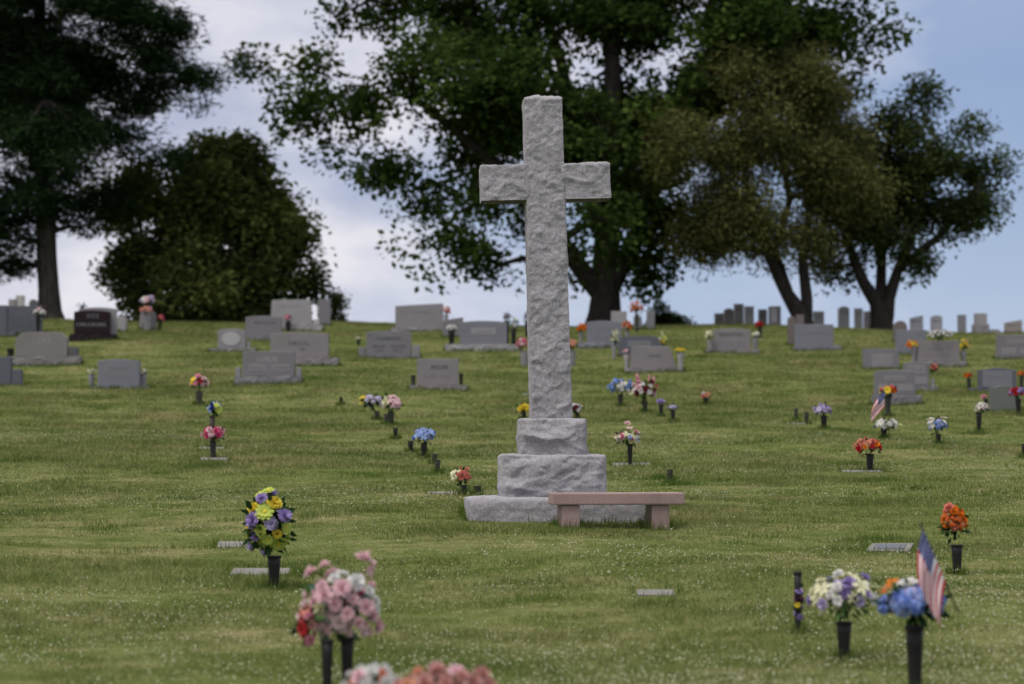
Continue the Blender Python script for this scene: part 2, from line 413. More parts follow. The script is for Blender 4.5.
def headstone(label, die, base, col, top='flat', extras=(), yaw=0, thick=.2, D=None, basecol=None, name='headstone', group=HS_GROUP, rock=True):
    x0, x1, yt, yb = die
    ybot = base[2] if base else yb
    xc = (x0+x1)/2
    if D is None: g, D = ground_at(xc, ybot)
    else:
        g = at(xc, ybot, D); zg = float(terr(g.x, g.y))
        if g.z > zg: g.z = zg            # stands on the ground beyond the crest
    k = D/F
    px2z = lambda y: at(xc, y, D).z - g.z
    px2x = lambda x: (x-xc)*k
    root = empty(name, g + Vector((0, thick/2+.08, 0)), yaw, label, 'headstone', group)
    zb = px2z(yb) if base else -.2
    dm = link('tablet', bm_mesh('tablet', prism(outline(px2x(x0), px2x(x1), zb, px2z(yt), top), -thick/2, thick/2, .012), M[col]), root)
    ym = -thick/2
    if base:
        b0, b1, by = base; bz = max(px2z(yb), .05)
        bd = thick/2 + .08
        if rock:
            bm = shift(rock_box((b1-b0)*k, bd*2, bz+.2, .045, .016, abs(hash(label)) % 1 + xc*.013, 1, 5, (1, 1, 1.4), .004, .03, True), Vector((px2x((b0+b1)/2), 0, -.203)))
        else: bm = box_bm(px2x(b0), px2x(b1), -bd, bd, -.2, bz-.003, .015)
        link('base', bm_mesh('base', bm, M[basecol or col]), root)
        FOOT.append((g.x+px2x((b0+b1)/2), g.y+bd, (b1-b0)*k/2, bd, 0))
    else: FOOT.append((g.x, g.y+thick/2+.08, (x1-x0)*k/2, thick/2, 0))
    for e in extras:
        if e[0] == 'panel':
            link('name_panel', bm_mesh('name_panel', box_bm(px2x(e[1]), px2x(e[2]), ym-.005, ym+.02, px2z(e[4]), px2z(e[3]), .003), M[e[5]]), root)
        elif e[0] == 'oval':
            cx, cy, rx, ry = e[1:5]
            link('oval_panel', bm_mesh('oval_panel', prism([(px2x(cx)+rx*k*math.cos(a), px2z(cy)+ry*k*math.sin(a)) for a in [2*math.pi*i/28 for i in range(28)]], ym-.012, ym+.02, 0), M[e[5]]), root)
        elif e[0] == 'text':
            link('inscription', text_mesh(e[1], e[4]*k, M[e[5]]), root, (px2x(e[2]), ym-.003, px2z(e[3])), (R(90), 0, 0))
        elif e[0] == 'marks':
            off = .005 if len(e) > 6 else 0
            link('inscription', marks_mesh(px2x(e[1]), px2x(e[2]), px2z(e[4]), px2z(e[3]), ym-off, M[e[5]]), root)
        elif e[0] == 'vase':
            r = (e[2]-e[1])*k/2; h = px2z(e[3])-px2z(e[4])
            link('vase', bm_mesh('vase', lathe([(r*.95, 0), (r*.8, h*.12), (r*.72, h*.3), (r*.95, h*.92), (r, h), (r*.8, h), (r*.7, h*.5), (0.0005, h*.45)], 14), M[e[5]], True), root, (px2x((e[1]+e[2])/2), -.02, px2z(e[4])-.005))
        elif e[0] == 'wing':
            link('wing', bm_mesh('wing', box_bm(px2x(e[1]), px2x(e[2]), -thick*.45, thick*.45, px2z(e[4])-.02, px2z(e[3]), .012), M[e[5]]), root)
        elif e[0] == 'back':
            link('backing_slab', bm_mesh('backing_slab', prism(outline(px2x(e[1]), px2x(e[2]), px2z(e[4]), px2z(e[3]), 'arch'), thick/2+.002, thick/2+.22, .015), M[e[5]]), root)
    return root
LT, DK = 'letter_light', 'letter_dark'
HSs = [
 ('slate blue headstone cut off by the left edge of the photo', (-12, 6, 305, 331), (-16, 15, 337), 'slate', 'flat', ()),
 ('wide dark slate headstone left of the pine trunk with pink and white flowers', (7, 41, 305.5, 331), (6, 43, 334), 'slate', 'flat', (('marks', 12, 36, 317, 326, 'dark'),)),
 ('polished dark headstone with grey backing slab right of the pine trunk', (73, 109, 310, 334), (69, 116, 341), 'black', 'arch', (('back', 77, 115, 306.5, 334, 'grey'), ('marks', 76, 106, 322.5, 326, 'mid'), ('marks', 86, 100, 313, 318, 'dark'), ('vase', 79, 83, 335, 341, 'vase'), ('vase', 104, 109, 335, 341, 'vase')), R(6)),
 ('small pale stone slab just right of the dark polished headstone', (117, 125.5, 317, 332), None, 'light', 'flat', ()),
 ('wide brown grey headstone lettered COLE on a pale rough base', (14.5, 66.5, 331.5, 356), (11, 80, 366), 'warm', 'clip', (('text', 'COLE', 41, 343, 5.5, LT), ('vase', 5, 13, 348, 357, 'vase'), ('wing', 68, 77, 347, 356, 'dark'))),
 ('dark stepped headstone cut off by the left edge, lower on the slope', (-16, 10, 356.5, 384), (-18, 24, 386), 'slate', 'flat', (('wing', 10.5, 20.5, 369, 384, 'slate'),)),
 ('low blue grey headstone flanked by two small pale vases of white flowers', (97, 138.5, 359, 386), (90, 150, 389), 'blue', 'arch', (('marks', 110, 127, 366, 370, 'mid'), ('marks', 104, 132, 373, 380, 'mid'))),
 ('narrow grey headstone crowded with pink flowers in front of the magnolia', (139, 155, 309, 330), None, 'grey', 'round', (('marks', 142, 152, 323, 327, DK),)),
 ('grey headstone bearing a large pale oval', (217.5, 245, 328.5, 348), (208, 256, 352), 'grey', 'arch', (('oval', 230.5, 338.5, 9.2, 7, 'pale'), ('vase', 246, 250, 341, 349, 'light'))),
 ('plain flat topped grey headstone right above the oval one', (245, 281, 315.5, 336), (243, 286, 341), 'mid', 'arch', (('marks', 254, 275, 321, 323.5, DK),)),
 ('large pale headstone with tapered top standing highest among the left cluster', (270, 312, 299, 324.5), (268, 322, 331), 'light', 'taper', (('marks', 280, 302, 305, 307, 'grey'), ('wing', 313, 319, 319, 325, 'pale'))),
 ('narrow upright pillar stone at the right edge of the magnolia', (317.5, 330, 299, 326), None, 'mid', 'flat', ()),
 ('wide curved top grey headstone behind the one with two name panels', (270, 328, 332, 357.5), (268, 338, 366), 'pink', 'arch', (('marks', 288, 310, 341, 345, DK), ('marks', 299, 305, 348, 350, DK))),
 ('grey headstone with two pale name panels on a rock cut base', (242, 294, 351, 375.5), (234.5, 301, 384.5), 'mid', 'flat', (('panel', 248, 265, 364, 371, 'grey'), ('panel', 271, 289, 364, 371, 'grey'), ('marks', 257, 279, 357, 361.5, LT), ('marks', 249.5, 264, 366, 369, 'mid', 1), ('marks', 272.5, 288, 366, 369, 'mid', 1), ('wing', 235, 240, 367, 376, 'grey'), ('wing', 296, 300.5, 367, 376, 'grey'))),
 ('blue grey headstone lettered CAMERON with square side wings', (366, 411, 330.5, 356), (358, 420, 359), 'mid', 'arch', (('text', 'CAMERON', 388, 340, 3.6, DK), ('marks', 372, 386, 345, 347.5, DK), ('marks', 391, 405, 345, 347.5, DK), ('marks', 374, 384, 349.5, 351.5, 'dark'), ('marks', 393, 403, 349.5, 351.5, 'dark'), ('marks', 369, 372.5, 333, 336, DK), ('wing', 358.5, 365, 347, 357, 'mid'), ('wing', 412, 419.5, 344.5, 357, 'grey'))),
 ('large block headstone with slanting top on the crest beside red flowers', (395, 443, 303, 327.5), (391, 451, 332), 'grey', 'slope', (('marks', 410, 430, 311, 313, 'mid'),)),
 ('plain sloping grey stone half hidden behind white flowers in a dark vase', (443, 463, 317, 338), None, 'mid', 'slope', ()),
 ('wide blue headstone with pale name strip on a long pale base left of the cross', (460, 507, 320.5, 344), (445, 518, 351), 'blue', 'arch', (('panel', 471, 495.5, 328, 334, 'light'), ('marks', 473, 494, 329.5, 332.5, 'mid', 1)), 0, .2, None, 'light'),
 ('pinkish square headstone flanked by two small dark vases left of the cross', (417, 458.5, 358.5, 385), (409, 467, 390.5), 'pink', 'flat', (('marks', 431, 448, 365, 369, DK), ('marks', 424, 436, 374, 378, 'mid'), ('marks', 441, 452, 374, 378, 'mid'), ('vase', 410, 415.5, 374.5, 385, 'vase_green'), ('vase', 459, 463, 373, 384, 'vase'))),
 ('blue grey arched headstone between two orange bouquets under the oak', (587, 622, 320.5, 342), (578, 627, 348.5), 'blue', 'arch', (('marks', 596, 615, 327, 330, 'mid'), ('marks', 594, 618, 336, 339, 'mid'))),
 ('pale square pillar stone at the foot of the oak trunk', (611.5, 627, 311, 331), None, 'light', 'flat', ()),
 ('short grey post stone below the highest orange bouquet', (634, 642, 316, 330), None, 'mid', 'flat', ()),
 ('slim grey post stone left of the small round bush', (647, 655, 310.5, 330), None, 'mid', 'flat', ()),
 ('dark arched headstone with a pale name strip behind the plain pink one', (619, 662, 335.5, 357), None, 'slate', 'arch', (('panel', 628, 651, 340.5, 347, 'blue'), ('marks', 630, 649, 342, 345, 'mid', 1))),
 ('plain pink headstone with slanted right shoulder between two pale urns', (631, 677.5, 346, 368.5), (625, 684, 372.5), 'pink', 'trap', (('marks', 649, 661, 354, 357, DK),)),
 ('grey headstone with two bunches of white flowers right of the cross', (714, 751, 328, 349.5), (705, 760, 353.5), 'pink', 'arch', (('text', 'BRANTON', 731.5, 336, 3.6, DK), ('marks', 718, 748, 341, 347, 'mid'))),
 ('narrow dark rounded stone at the left end of the plain pale blue slab', (788.5, 796, 316, 346), None, 'brown', 'round', ()),
 ('short reddish stone against the leaning tree trunks', (797, 804.5, 314.5, 330), None, 'brown', 'flat', ()),
 ('plain pale blue slab headstone below the leaning tree trunks', (795.5, 834, 324, 347.5), (793, 843, 351), 'blue', 'flat', (('marks', 803, 826, 331, 334, 'mid'), ('wing', 828.5, 841, 345, 349, 'grey'))),
 ('grey headstone with a pale scroll shaped inset, right of the blue slab', (864, 900, 348.5, 370), None, 'mid', 'flat', (('panel', 872, 893, 353.5, 367, 'grey'), ('marks', 877, 888, 356, 358, 'light', 1))),
 ('small dark round topped stone at the right tree foot', (894.5, 908, 320.5, 343), None, 'brown', 'round', ()),
 ('plain grey headstone behind yellow flowers, right hillside', (897, 927, 329.5, 355), None, 'blue', 'flat', ()),
 ('wide headstone topped with a spray of white flowers', (918, 960, 340.5, 361), (917, 967, 367), 'pink', 'flat', (('marks', 928, 950, 347, 350, 'mid'), ('marks', 924, 952, 353, 357, 'mid'))),
 ('small headstone with pale inset and red flowers at its right', (905, 930, 361.5, 386), (903, 938, 392), 'mid', 'arch', (('panel', 908, 926, 365, 374, 'grey'), ('marks', 911, 923, 367, 371, 'mid', 1), ('panel', 911, 928, 376.5, 384, 'grey'), ('vase', 932, 936, 378, 387, 'light'))),
 ('curved grey headstone with two pale strips on a thick rough base', (876, 916, 369.5, 394.5), (874, 922, 405.5), 'mid', 'arch', (('panel', 885, 906, 376, 381, 'grey'), ('panel', 898, 914, 384, 391, 'grey'), ('marks', 887, 904, 377.5, 379.5, 'mid', 1), ('panel', 879, 895, 384, 391, 'grey'))),
 ('grey headstone with two pale strips cut off by the right edge', (998, 1040, 334.5, 357), (996, 1044, 359.5), 'mid', 'flat', (('panel', 1008, 1036, 339.5, 344.5, 'grey'), ('panel', 1002, 1017, 347.5, 354, 'grey'), ('marks', 1010, 1034, 341, 343, 'mid', 1), ('panel', 1021, 1037, 347.5, 354, 'grey'))),
 ('headstone with dark border round a large pale panel, right edge', (980, 1017.5, 367.5, 388), (970, 1026, 393.5), 'slate', 'serp', (('panel', 983.5, 1013, 370.5, 387, 'blue'), ('marks', 990, 1008, 375, 378, 'mid', 1))),
 ('dark green grey heart topped headstone lowest at the right edge', (992, 1021, 385, 409.5), (989, 1024, 412), 'green', 'serp', ()),
]
for h in HSs: headstone(*h)
EDGE = 'worn old stones along the crest'
FAR = [ # label, x0,x1,ytop,ybot,depth,colour,top
 ('small grey stone farthest left on the crest behind the slate headstone', 8, 15, 299, 318, 78, 'mid', 'flat'),
 ('taller pale tablet on the crest behind the slate headstone', 15, 23, 295, 318, 79, 'grey', 'flat'),
 ('dark round stone on the crest just left of the pine trunk', 28, 37, 299, 318, 78, 'dark', 'round'),
 ('shortest leftmost tablet of the five close stones on the crest', 715, 724, 313, 334, 79, 'mid', 'flat'),
 ('reddish second tablet from the left of the five close stones', 724.5, 734, 308, 334, 78, 'brown', 'arch'),
 ('tallest tablet of the five close stones on the crest', 734.5, 744, 303.5, 334, 80, 'mid', 'flat'),
 ('pale rightmost tablet of the five close stones on the crest', 745, 754.5, 306, 334, 78, 'grey', 'flat'),
 ('narrow dark tablet left of the pale faced pillar on the crest', 759, 767.5, 309, 334, 79, 'slate', 'flat'),
 ('single pale tablet alone right of the leaning tree trunks', 814, 825, 311, 334, 78, 'light', 'flat'),
 ('tall pale tablet left of a shorter one beneath the right tree', 839, 850, 306, 334, 78, 'pale', 'arch'),
 ('slim pale tablet between the tall one and the dark one', 855, 863.5, 308, 334, 79, 'light', 'flat'),
 ('broad dark tablet against the forked trunk of the right tree', 865, 877, 311, 334, 76, 'brown', 'flat'),
 ('pale tablet with slanted shoulder right of the forked trunk', 911, 924, 315, 336, 77, 'light', 'slope'),
 ('grey tablet behind the spray of white flowers', 932, 943, 315, 336, 77, 'grey', 'arch'),
 ('slender green stained pillar among weeds on the right crest', 959, 967, 314.5, 336, 77, 'green', 'flat'),
 ('low grey block between the broad stepped pillar and the right edge', 991, 1000, 329, 340, 76, 'mid', 'flat'),
 ('dark fronted stone at the right end of the crest', 1006, 1023, 319.5, 340, 76, 'brown', 'slope'),
]
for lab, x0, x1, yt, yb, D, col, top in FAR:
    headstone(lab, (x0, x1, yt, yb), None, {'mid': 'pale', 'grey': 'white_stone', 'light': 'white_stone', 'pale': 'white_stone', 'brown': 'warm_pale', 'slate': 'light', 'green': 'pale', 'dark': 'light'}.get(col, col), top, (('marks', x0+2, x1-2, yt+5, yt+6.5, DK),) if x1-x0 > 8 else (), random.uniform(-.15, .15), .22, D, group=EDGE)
headstone('grey pillar with a pale face on a dark stepped base', (770, 781, 306, 326), (764, 785, 333), 'light', 'flat', (('panel', 771, 777, 308, 322, 'white_stone'),), .1, .3, 74.5, 'mid', group=EDGE)
headstone('broad pillar on a wider stepped block on the right crest', (976.5, 987.5, 313, 324), (975, 989, 337), 'light', 'flat', (), .1, .3, 75, 'grey', group=EDGE)

# flat markers
def marker(label, x0, x1, y0, y1, yaw, col='concrete', hgt=.05, depth=None, slots=False):
    g, D = ground_at((x0+x1)/2, (y0+y1)/2); k = D/F
    w = (x1-x0)*k; d = depth or .32
    r = empty('grave_marker', g + Vector((0, 0, 0)), yaw, label, 'grave marker', 'flat markers in the lawn')
    sl = math.atan2(float(terr(g.x, g.y+.3))-float(terr(g.x, g.y-.3)), .6); r.rotation_euler = (sl, 0, yaw)
    link('slab', bm_mesh('slab', rough_up(box_bm(-w/2, w/2, -d/2, d/2, -.1, hgt*.22, .008), .006, 6, x0), M[col]), r)
    if slots: link('bronze_plate', bm_mesh('bronze_plate', box_bm(-w*.36, w*.36, -d*.3, d*.3, hgt*.22-.002, hgt*.22+.008, .004), M['slate']), r)
    CUT.append((g.x, g.y, w/2+.02, d/2+.03, yaw)); FOOT.append((g.x, g.y, w/2, d/2, yaw))
marker('pale double marker slab in the lawn left of the small flag', 869, 911, 543, 554, R(-14), hgt=.07, depth=.6, slots=True)
marker('pale marker left of the purple and lime bouquet', 218, 246, 541, 549, R(6), hgt=.06, depth=.4)
marker('long sunken marker below the purple and lime bouquet', 232, 289, 569, 575, R(3), hgt=.04, depth=.45)
marker('lone sunken marker in open lawn below the bench', 637, 675, 591, 595, R(-2), hgt=.035, depth=.3)
marker('small marker under the pink bouquet, upper of two on the left', 198, 224, 447, 450, 0, hgt=.05)
marker('raised small marker just below the pink bouquet on the left', 200, 228, 458, 462, 0, hgt=.10)
marker('thin pale marker under the white and pink bouquet right of the cross', 612, 650, 463, 466, 0, hgt=.04)
marker('marker carrying two empty vases right of the cross', 787, 808, 422, 426, 0, hgt=.05)
marker('thin marker in front of the coral and orange bouquet', 842, 882, 470, 473, 0, hgt=.04)
marker('pale buried stone strip left of the bench and cross base', 428, 466, 491.5, 494.5, 0, hgt=.03)
marker('small pale marker just left of the cross shaft', 522, 532, 393.5, 396, 0, hgt=.05)

# ------------------------------------------------------------------ flowers
def strip_petals(n, length, width, lift, droop, mi, rings=1, tip=.35, z0=0.0):
    V, Fc, I = [], [], []
    for j in range(n):
        a = 2*math.pi*(j + random.uniform(-.18, .18))/n
        c, s = math.cos(a), math.sin(a); L = length*random.uniform(.85, 1.1); li = lift*random.uniform(.7, 1.3)
        b = len(V)
        for t, wd in ((.08, .35), (.5, 1.0), (.82, .8), (1.0, tip)):
            r = L*t; z = z0 + li*t - droop*t*t
            for sg in (-1, 1):
                V.append((c*r - s*sg*width*wd/2, s*r + c*sg*width*wd/2, z + .03*abs(sg)))
        for q in range(3): Fc.append((b+2*q, b+2*q+1, b+2*q+3, b+2*q+2)); I.append(mi)
    return V, Fc, I
def join(parts):
    V, Fc, I = [], [], []
    for v, f, i in parts:
        b = len(V); V += v; Fc += [tuple(x+b for x in t) for t in f]; I += i
    return V, Fc, I
def dome(r, h, mi, seg=10):
    V = [(0, 0, h)]; Fc = []; I = []
    for k in (1, 2):
        a = k/2*math.pi/2
        for i in range(seg): V.append((r*math.sin(a)*math.cos(2*math.pi*i/seg), r*math.sin(a)*math.sin(2*math.pi*i/seg), h*math.cos(a)))
    for i in range(seg):
        Fc.append((0, 1+i, 1+(i+1) % seg)); Fc.append((1+i, 1+seg+i, 1+seg+(i+1) % seg, 1+(i+1) % seg)); I += [mi, mi]
    return V, Fc, I
_fm = {}
def blossom_mesh(kind, col, var):
    key = (kind, col, var)
    if key in _fm: return _fm[key]
    cen = {'white': 'yellow', 'yellow': 'orange', 'lime': 'yellow', 'blue': 'cream', 'skyblue': 'white', 'purple': 'navy', 'orange': 'maroon', 'red': 'maroon', 'hotpink': 'yellow', 'pink': 'hotpink', 'palepink': 'pink'}.get(col, 'cream')
    alt = {'blue': 'skyblue', 'skyblue': 'lilac', 'lilac': 'white'}.get(col, col)
    mats = [M['p_' + col], M['p_' + cen], M['fl_leaf'], M['p_' + alt]]
    if kind == 'daisy': g = join([strip_petals(11, 1, .5, .25, .15, 0), strip_petals(9, .72, .42, .42, .1, 0), dome(.26, .32, 1)])
    elif kind == 'lily': g = join([strip_petals(6, 1.15, .5, .75, .7, 0, tip=.08), strip_petals(5, .35, .06, .6, 0, 1)])
    elif kind == 'rose':
        g = join([strip_petals(6, 1, .95, .5, .3, 0, tip=.8), strip_petals(5, .75, .8, .75, .12, 0, tip=.8), strip_petals(4, .45, .6, .85, 0, 0, tip=.8), dome(.2, .75, 0)])
    elif kind == 'carnation':
        g = join([strip_petals(12, 1, .42, .3, .1, 0, tip=.9), strip_petals(11, .85, .4, .55, .05, 0, tip=.9), strip_petals(9, .6, .36, .8, 0, 0, tip=.9), strip_petals(6, .35, .3, .95, 0, 0, tip=.9)])
    elif kind == 'hydrangea':
        ps = [dome(.7, .55, 2)]
        for i in range(30):
            ph = math.acos(1 - 1.0*(i+.5)/30); th = i*2.39996
            n = Vector((math.sin(ph)*math.cos(th), math.sin(ph)*math.sin(th), math.cos(ph)))
            q = Vector((0, 0, 1)).rotation_difference(n)
            v, f, ii = strip_petals(4, .30, .28, .06, 0, 3 if (i*5+var) % 3 == 0 else 0, tip=.5)
            p0 = Vector((n.x*.92, n.y*.92, n.z*.8)) * random.uniform(.82, 1.12)
            ps.append(([tuple(q @ Vector(x) + p0) for x in v], f, ii))
        g = join(ps)
    elif kind == 'spike':
        ps = []
        for i in range(9):
            z = -.6 + i*.3; sc = .55 - i*.035; th = i*2.4
            q = Matrix.Rotation(th, 3, 'Z') @ Matrix.Rotation(.9, 3, 'Y')
            v, f, ii = strip_petals(6, sc, sc*.7, .5*sc, .2*sc, 0, tip=.4)
            ps.append(([tuple(q @ Vector(x) + Vector((.12*math.cos(th), .12*math.sin(th), z))) for x in v], f, ii))
        g = join(ps)
    _fm[key] = mesh('blossom', g[0], g[1], mats, g[2]); return _fm[key]
def foliage_mesh(rx, rz, n, mats, size):
    V, Fc, I = [], [], []
    for _ in range(n):
        u = Vector((random.gauss(0, 1), random.gauss(0, 1), random.gauss(0, 1))).normalized()
        rr = random.uniform(.15, .98)
        base = Vector((u.x*rx*rr, u.y*rx*rr*.85, u.z*rz*rr)); 
        dirv = (u + Vector((random.uniform(-.5, .5), random.uniform(-.5, .5), random.uniform(-.2, .6)))).normalized()
        side = dirv.cross(Vector((random.uniform(-1, 1), random.uniform(-1, 1), random.uniform(-1, 1)))).normalized()
        L = size*random.uniform(.7, 1.5); w = L*.26; b = len(V); nrm = dirv.cross(side)
        V += [base, base+dirv*L*.5+side*w+nrm*w*.3, base+dirv*L, base+dirv*L*.5-side*w+nrm*w*.3]
        Fc += [(b, b+1, b+2), (b, b+2, b+3)]; mi = random.randrange(len(mats)); I += [mi, mi]
    # stems converging on the vase mouth
    for _ in range(max(6, n//14)):
        a = random.uniform(0, 6.28); r = random.uniform(.1, .7)
        p = Vector((math.cos(a)*rx*r, math.sin(a)*rx*r, random.uniform(-.3, .5)*rz)); q = Vector((random.uniform(-.02, .02), random.uniform(-.02, .02), -rz*1.05))
        t = size*.05 + .002; b = len(V)
        V += [q+Vector((-t, 0, 0)), q+Vector((t, 0, 0)), p+Vector((t, 0, 0)), p+Vector((-t, 0, 0)), q+Vector((0, -t, 0)), q+Vector((0, t, 0)), p+Vector((0, t, 0)), p+Vector((0, -t, 0))]
        Fc += [(b, b+1, b+2, b+3), (b+4, b+5, b+6, b+7)]; I += [0, 0]
    return mesh('foliage', V, Fc, mats, I)
BQ = 'artificial flower bouquets on the graves'; VS = 'flower vases standing in the lawn'
def vase_obj(label, x, yt, yb, w, D, g, mat='vase', group=VS):
    k = D/F; r = w*k/2; h = max(.05, (at(x, yt, D) - at(x, yb, D)).z)
    p = at(x, yb, D)
    if g is not None: p = Vector((p.x, g.y, min(p.z, g.z)))
    v = empty('flower_vase', p, 0, label, 'vase', group)
    seg = 18
    link('body', bm_mesh('body', lathe([(r*.66, -.06), (r*.68, 0), (r*.74, h*.3), (r*.86, h*.7), (r*.97, h*.965), (r*.84, h*.965), (r*.7, h*.5), (.0004, h*.45)], seg), M[mat], True), v)
    link('rim', bm_mesh('rim', lathe([(r*.96, h*.94), (r*1.08, h*.955), (r*1.08, h), (r*.97, h*1.008), (r*.86, h*.99), (r*.85, h*.95)], seg), M[mat], True), v)
    if g is not None: FOOT.append((p.x, p.y, r, r, 0))
    return v
def bouquet(desc, cx, cy, w, h, kinds, n, size, vase, ref=None, dz=0, mat='vase', leaf=('fl_leaf',), nleaf=60, vase_group=VS, droop=.25, vlabel=None, shape='dome', up=()):
    """vase: (x, ytop, ybase, w) or None; ref: ground pixel that sets the depth"""
    if ref is None: ref = (vase[0], vase[2]); on_ground = True
    else: on_ground = False
    g, D = ground_at(*ref); D += dz
    k = D/F
    c = at(cx, cy, D)
    rx, rz = w*k/2, h*k/2
    r = empty('flower_bouquet', c, 0, desc, 'bouquet', BQ)
    link('foliage', foliage_mesh(rx*.80, rz*.80, nleaf, [M[m] for m in leaf], max(.03, size*k*.5)), r)
    cols = [q for q in kinds for _ in range(q[2])]
    S = size*k/2
    ga = random.uniform(0, 6)
    n = int(n*1.3)
    for i in range(n):
        kd, col, _, = cols[(i*7 + random.randrange(2)) % len(cols)][:3]
        if i < len(up):
            kd, col, ox, oy = up[i]; p = Vector((ox*k, random.uniform(-.3, .3)*rx, -oy*k)); nrm = Vector((ox*.02, -.2, 1)).normalized()
        else:
            t = (i+.5)/n; z = 1 - t*(1.35 if shape == 'dome' else 1.85); th = i*2.39996 + ga
            q = math.sqrt(max(0, 1-z*z)); taper = 1.0 if shape == 'dome' else 1.0 - .3*max(0, z)
            nrm = Vector((q*math.cos(th), q*math.sin(th), z))
            p = Vector((nrm.x*(rx-S*.75)*taper, nrm.y*(rx-S*.75)*.9*taper, nrm.z*(rz-S*.7))) * random.uniform(.78, 1.16)
            if i % 4 == 3: p *= .78
            nrm = (nrm + Vector((random.uniform(-.3, .3), -.25, .25))).normalized()
        qt = Vector((0, 0, 1)).rotation_difference(nrm) 
        o = link('blossom', blossom_mesh(kd, col, i % 3), r)
        o.location = p; o.rotation_mode = 'QUATERNION'; o.rotation_quaternion = qt
        s_ = S*random.uniform(.7, 1.2)*{'carnation': .8, 'rose': .8, 'hydrangea': .68}.get(kd, .95); o.scale = (s_, s_, s_*.8)
    if vase:
        vl = vlabel or ('vase holding the ' + desc[0].lower() + desc[1:])
        vase_obj(' '.join(vl.split()[:16]), *vase, D, g if on_ground else None, mat, vase_group)
    return r

ST = 'vases fixed beside headstones'
# --- near bouquets
bouquet('tall cone of purple, lime and yellow blooms in the left lawn', 268, 524, 58, 74, [('daisy', 'lime', 5), ('carnation', 'purple', 4), ('rose', 'yellow', 3), ('carnation', 'lilac', 2), ('daisy', 'lime', 1)], 31, 19, (274, 556, 588, 14), nleaf=260, shape='cone', leaf=('fl_leaf', 'fl_leaf', 'fl_leaf'))
bouquet('large blurred pink and white bouquet nearest the camera', 341, 606, 88, 86, [('carnation', 'palepink', 6), ('rose', 'white', 5), ('carnation', 'pink', 1), ('lily', 'palepink', 2), ('rose', 'blush', 4), ('carnation', 'cream', 1)], 48, 21, (347, 638, 694, 14), nleaf=140, leaf=('fl_leaf', 'fl_leaf', 'fl_leaf_light', 'fl_leaf_teal'), shape='cone', mat='vase',
        up=(('carnation', 'palepink', 22, -46), ('carnation', 'palepink', -16, -40), ('rose', 'white', 0, -30), ('spike', 'palepink', 28, -34), ('lily', 'hotpink', -28, 0), ('carnation', 'palepink', 30, -20), ('carnation', 'palepink', -30, -32)))
bouquet('dull red and pink bouquet tucked left of the large blurred pink one', 306, 625, 26, 50, [('rose', 'dusty', 3), ('lily', 'red', 1), ('rose', 'pink', 2), ('lily', 'coral', 2), ('carnation', 'pink', 2)], 11, 14, (327, 640, 690, 13), ref=(333, 697), nleaf=40, shape='cone', mat='vase', vlabel='dark vase holding the dull red and pink bouquet at bottom left')
bouquet('white and orange red blooms cut by the bottom edge', 372, 684, 62, 42, [('carnation', 'white', 5), ('rose', 'white', 3), ('lily', 'rust', 2), ('rose', 'palepink', 2)], 24, 20, (372, 704, 740, 15), ref=(372, 742), nleaf=50)
bouquet('coral pink bouquet cut by the bottom edge', 445, 690, 100, 52, [('carnation', 'dusty', 4), ('carnation', 'peach', 1), ('rose', 'dusty', 2), ('rose', 'palepink', 1)], 30, 24, (445, 712, 755, 16), ref=(445, 757), nleaf=70)
bouquet('cream white and lilac bouquet with lime leaves at lower right', 845, 597, 76, 52, [('rose', 'white', 4), ('carnation', 'lilac', 3), ('lily', 'cream', 4), ('rose', 'cream', 2), ('carnation', 'purple', 1), ('lily', 'lime', 1)], 30, 17, (844, 622, 661, 16), nleaf=130, leaf=('fl_leaf_light', 'fl_leaf_light', 'fl_leaf', 'p_cream'))
bouquet('blue hydrangea bouquet with red blooms below the large flag', 915, 603, 74, 46, [('hydrangea', 'blue', 5), ('hydrangea', 'skyblue', 4), ('lily', 'red', 2), ('carnation', 'rust', 2), ('daisy', 'white', 1)], 28, 24, (915, 626, 693, 19), nleaf=110,
        up=(('lily', 'orange', -22, -20), ('lily', 'rust', -30, -14), ('daisy', 'white', -8, -20)))
bouquet('orange red bouquet at the right edge of the lawn', 954, 523, 33, 40, [('carnation', 'orange', 4), ('lily', 'rust', 3), ('carnation', 'coral', 1)], 22, 13, (957, 545, 574, 12), nleaf=80, leaf=('fl_leaf', 'fl_leaf_light'))
bouquet('thin sprig of yellow and purple on a dark spike', 799, 602, 13, 40, [('rose', 'yellow', 2), ('carnation', 'purple', 2), ('rose', 'plum', 2)], 8, 9, (798, 572, 633, 8), nleaf=24, vlabel='narrow dark spike vase left of the cream white and lilac bouquet', shape='cone')
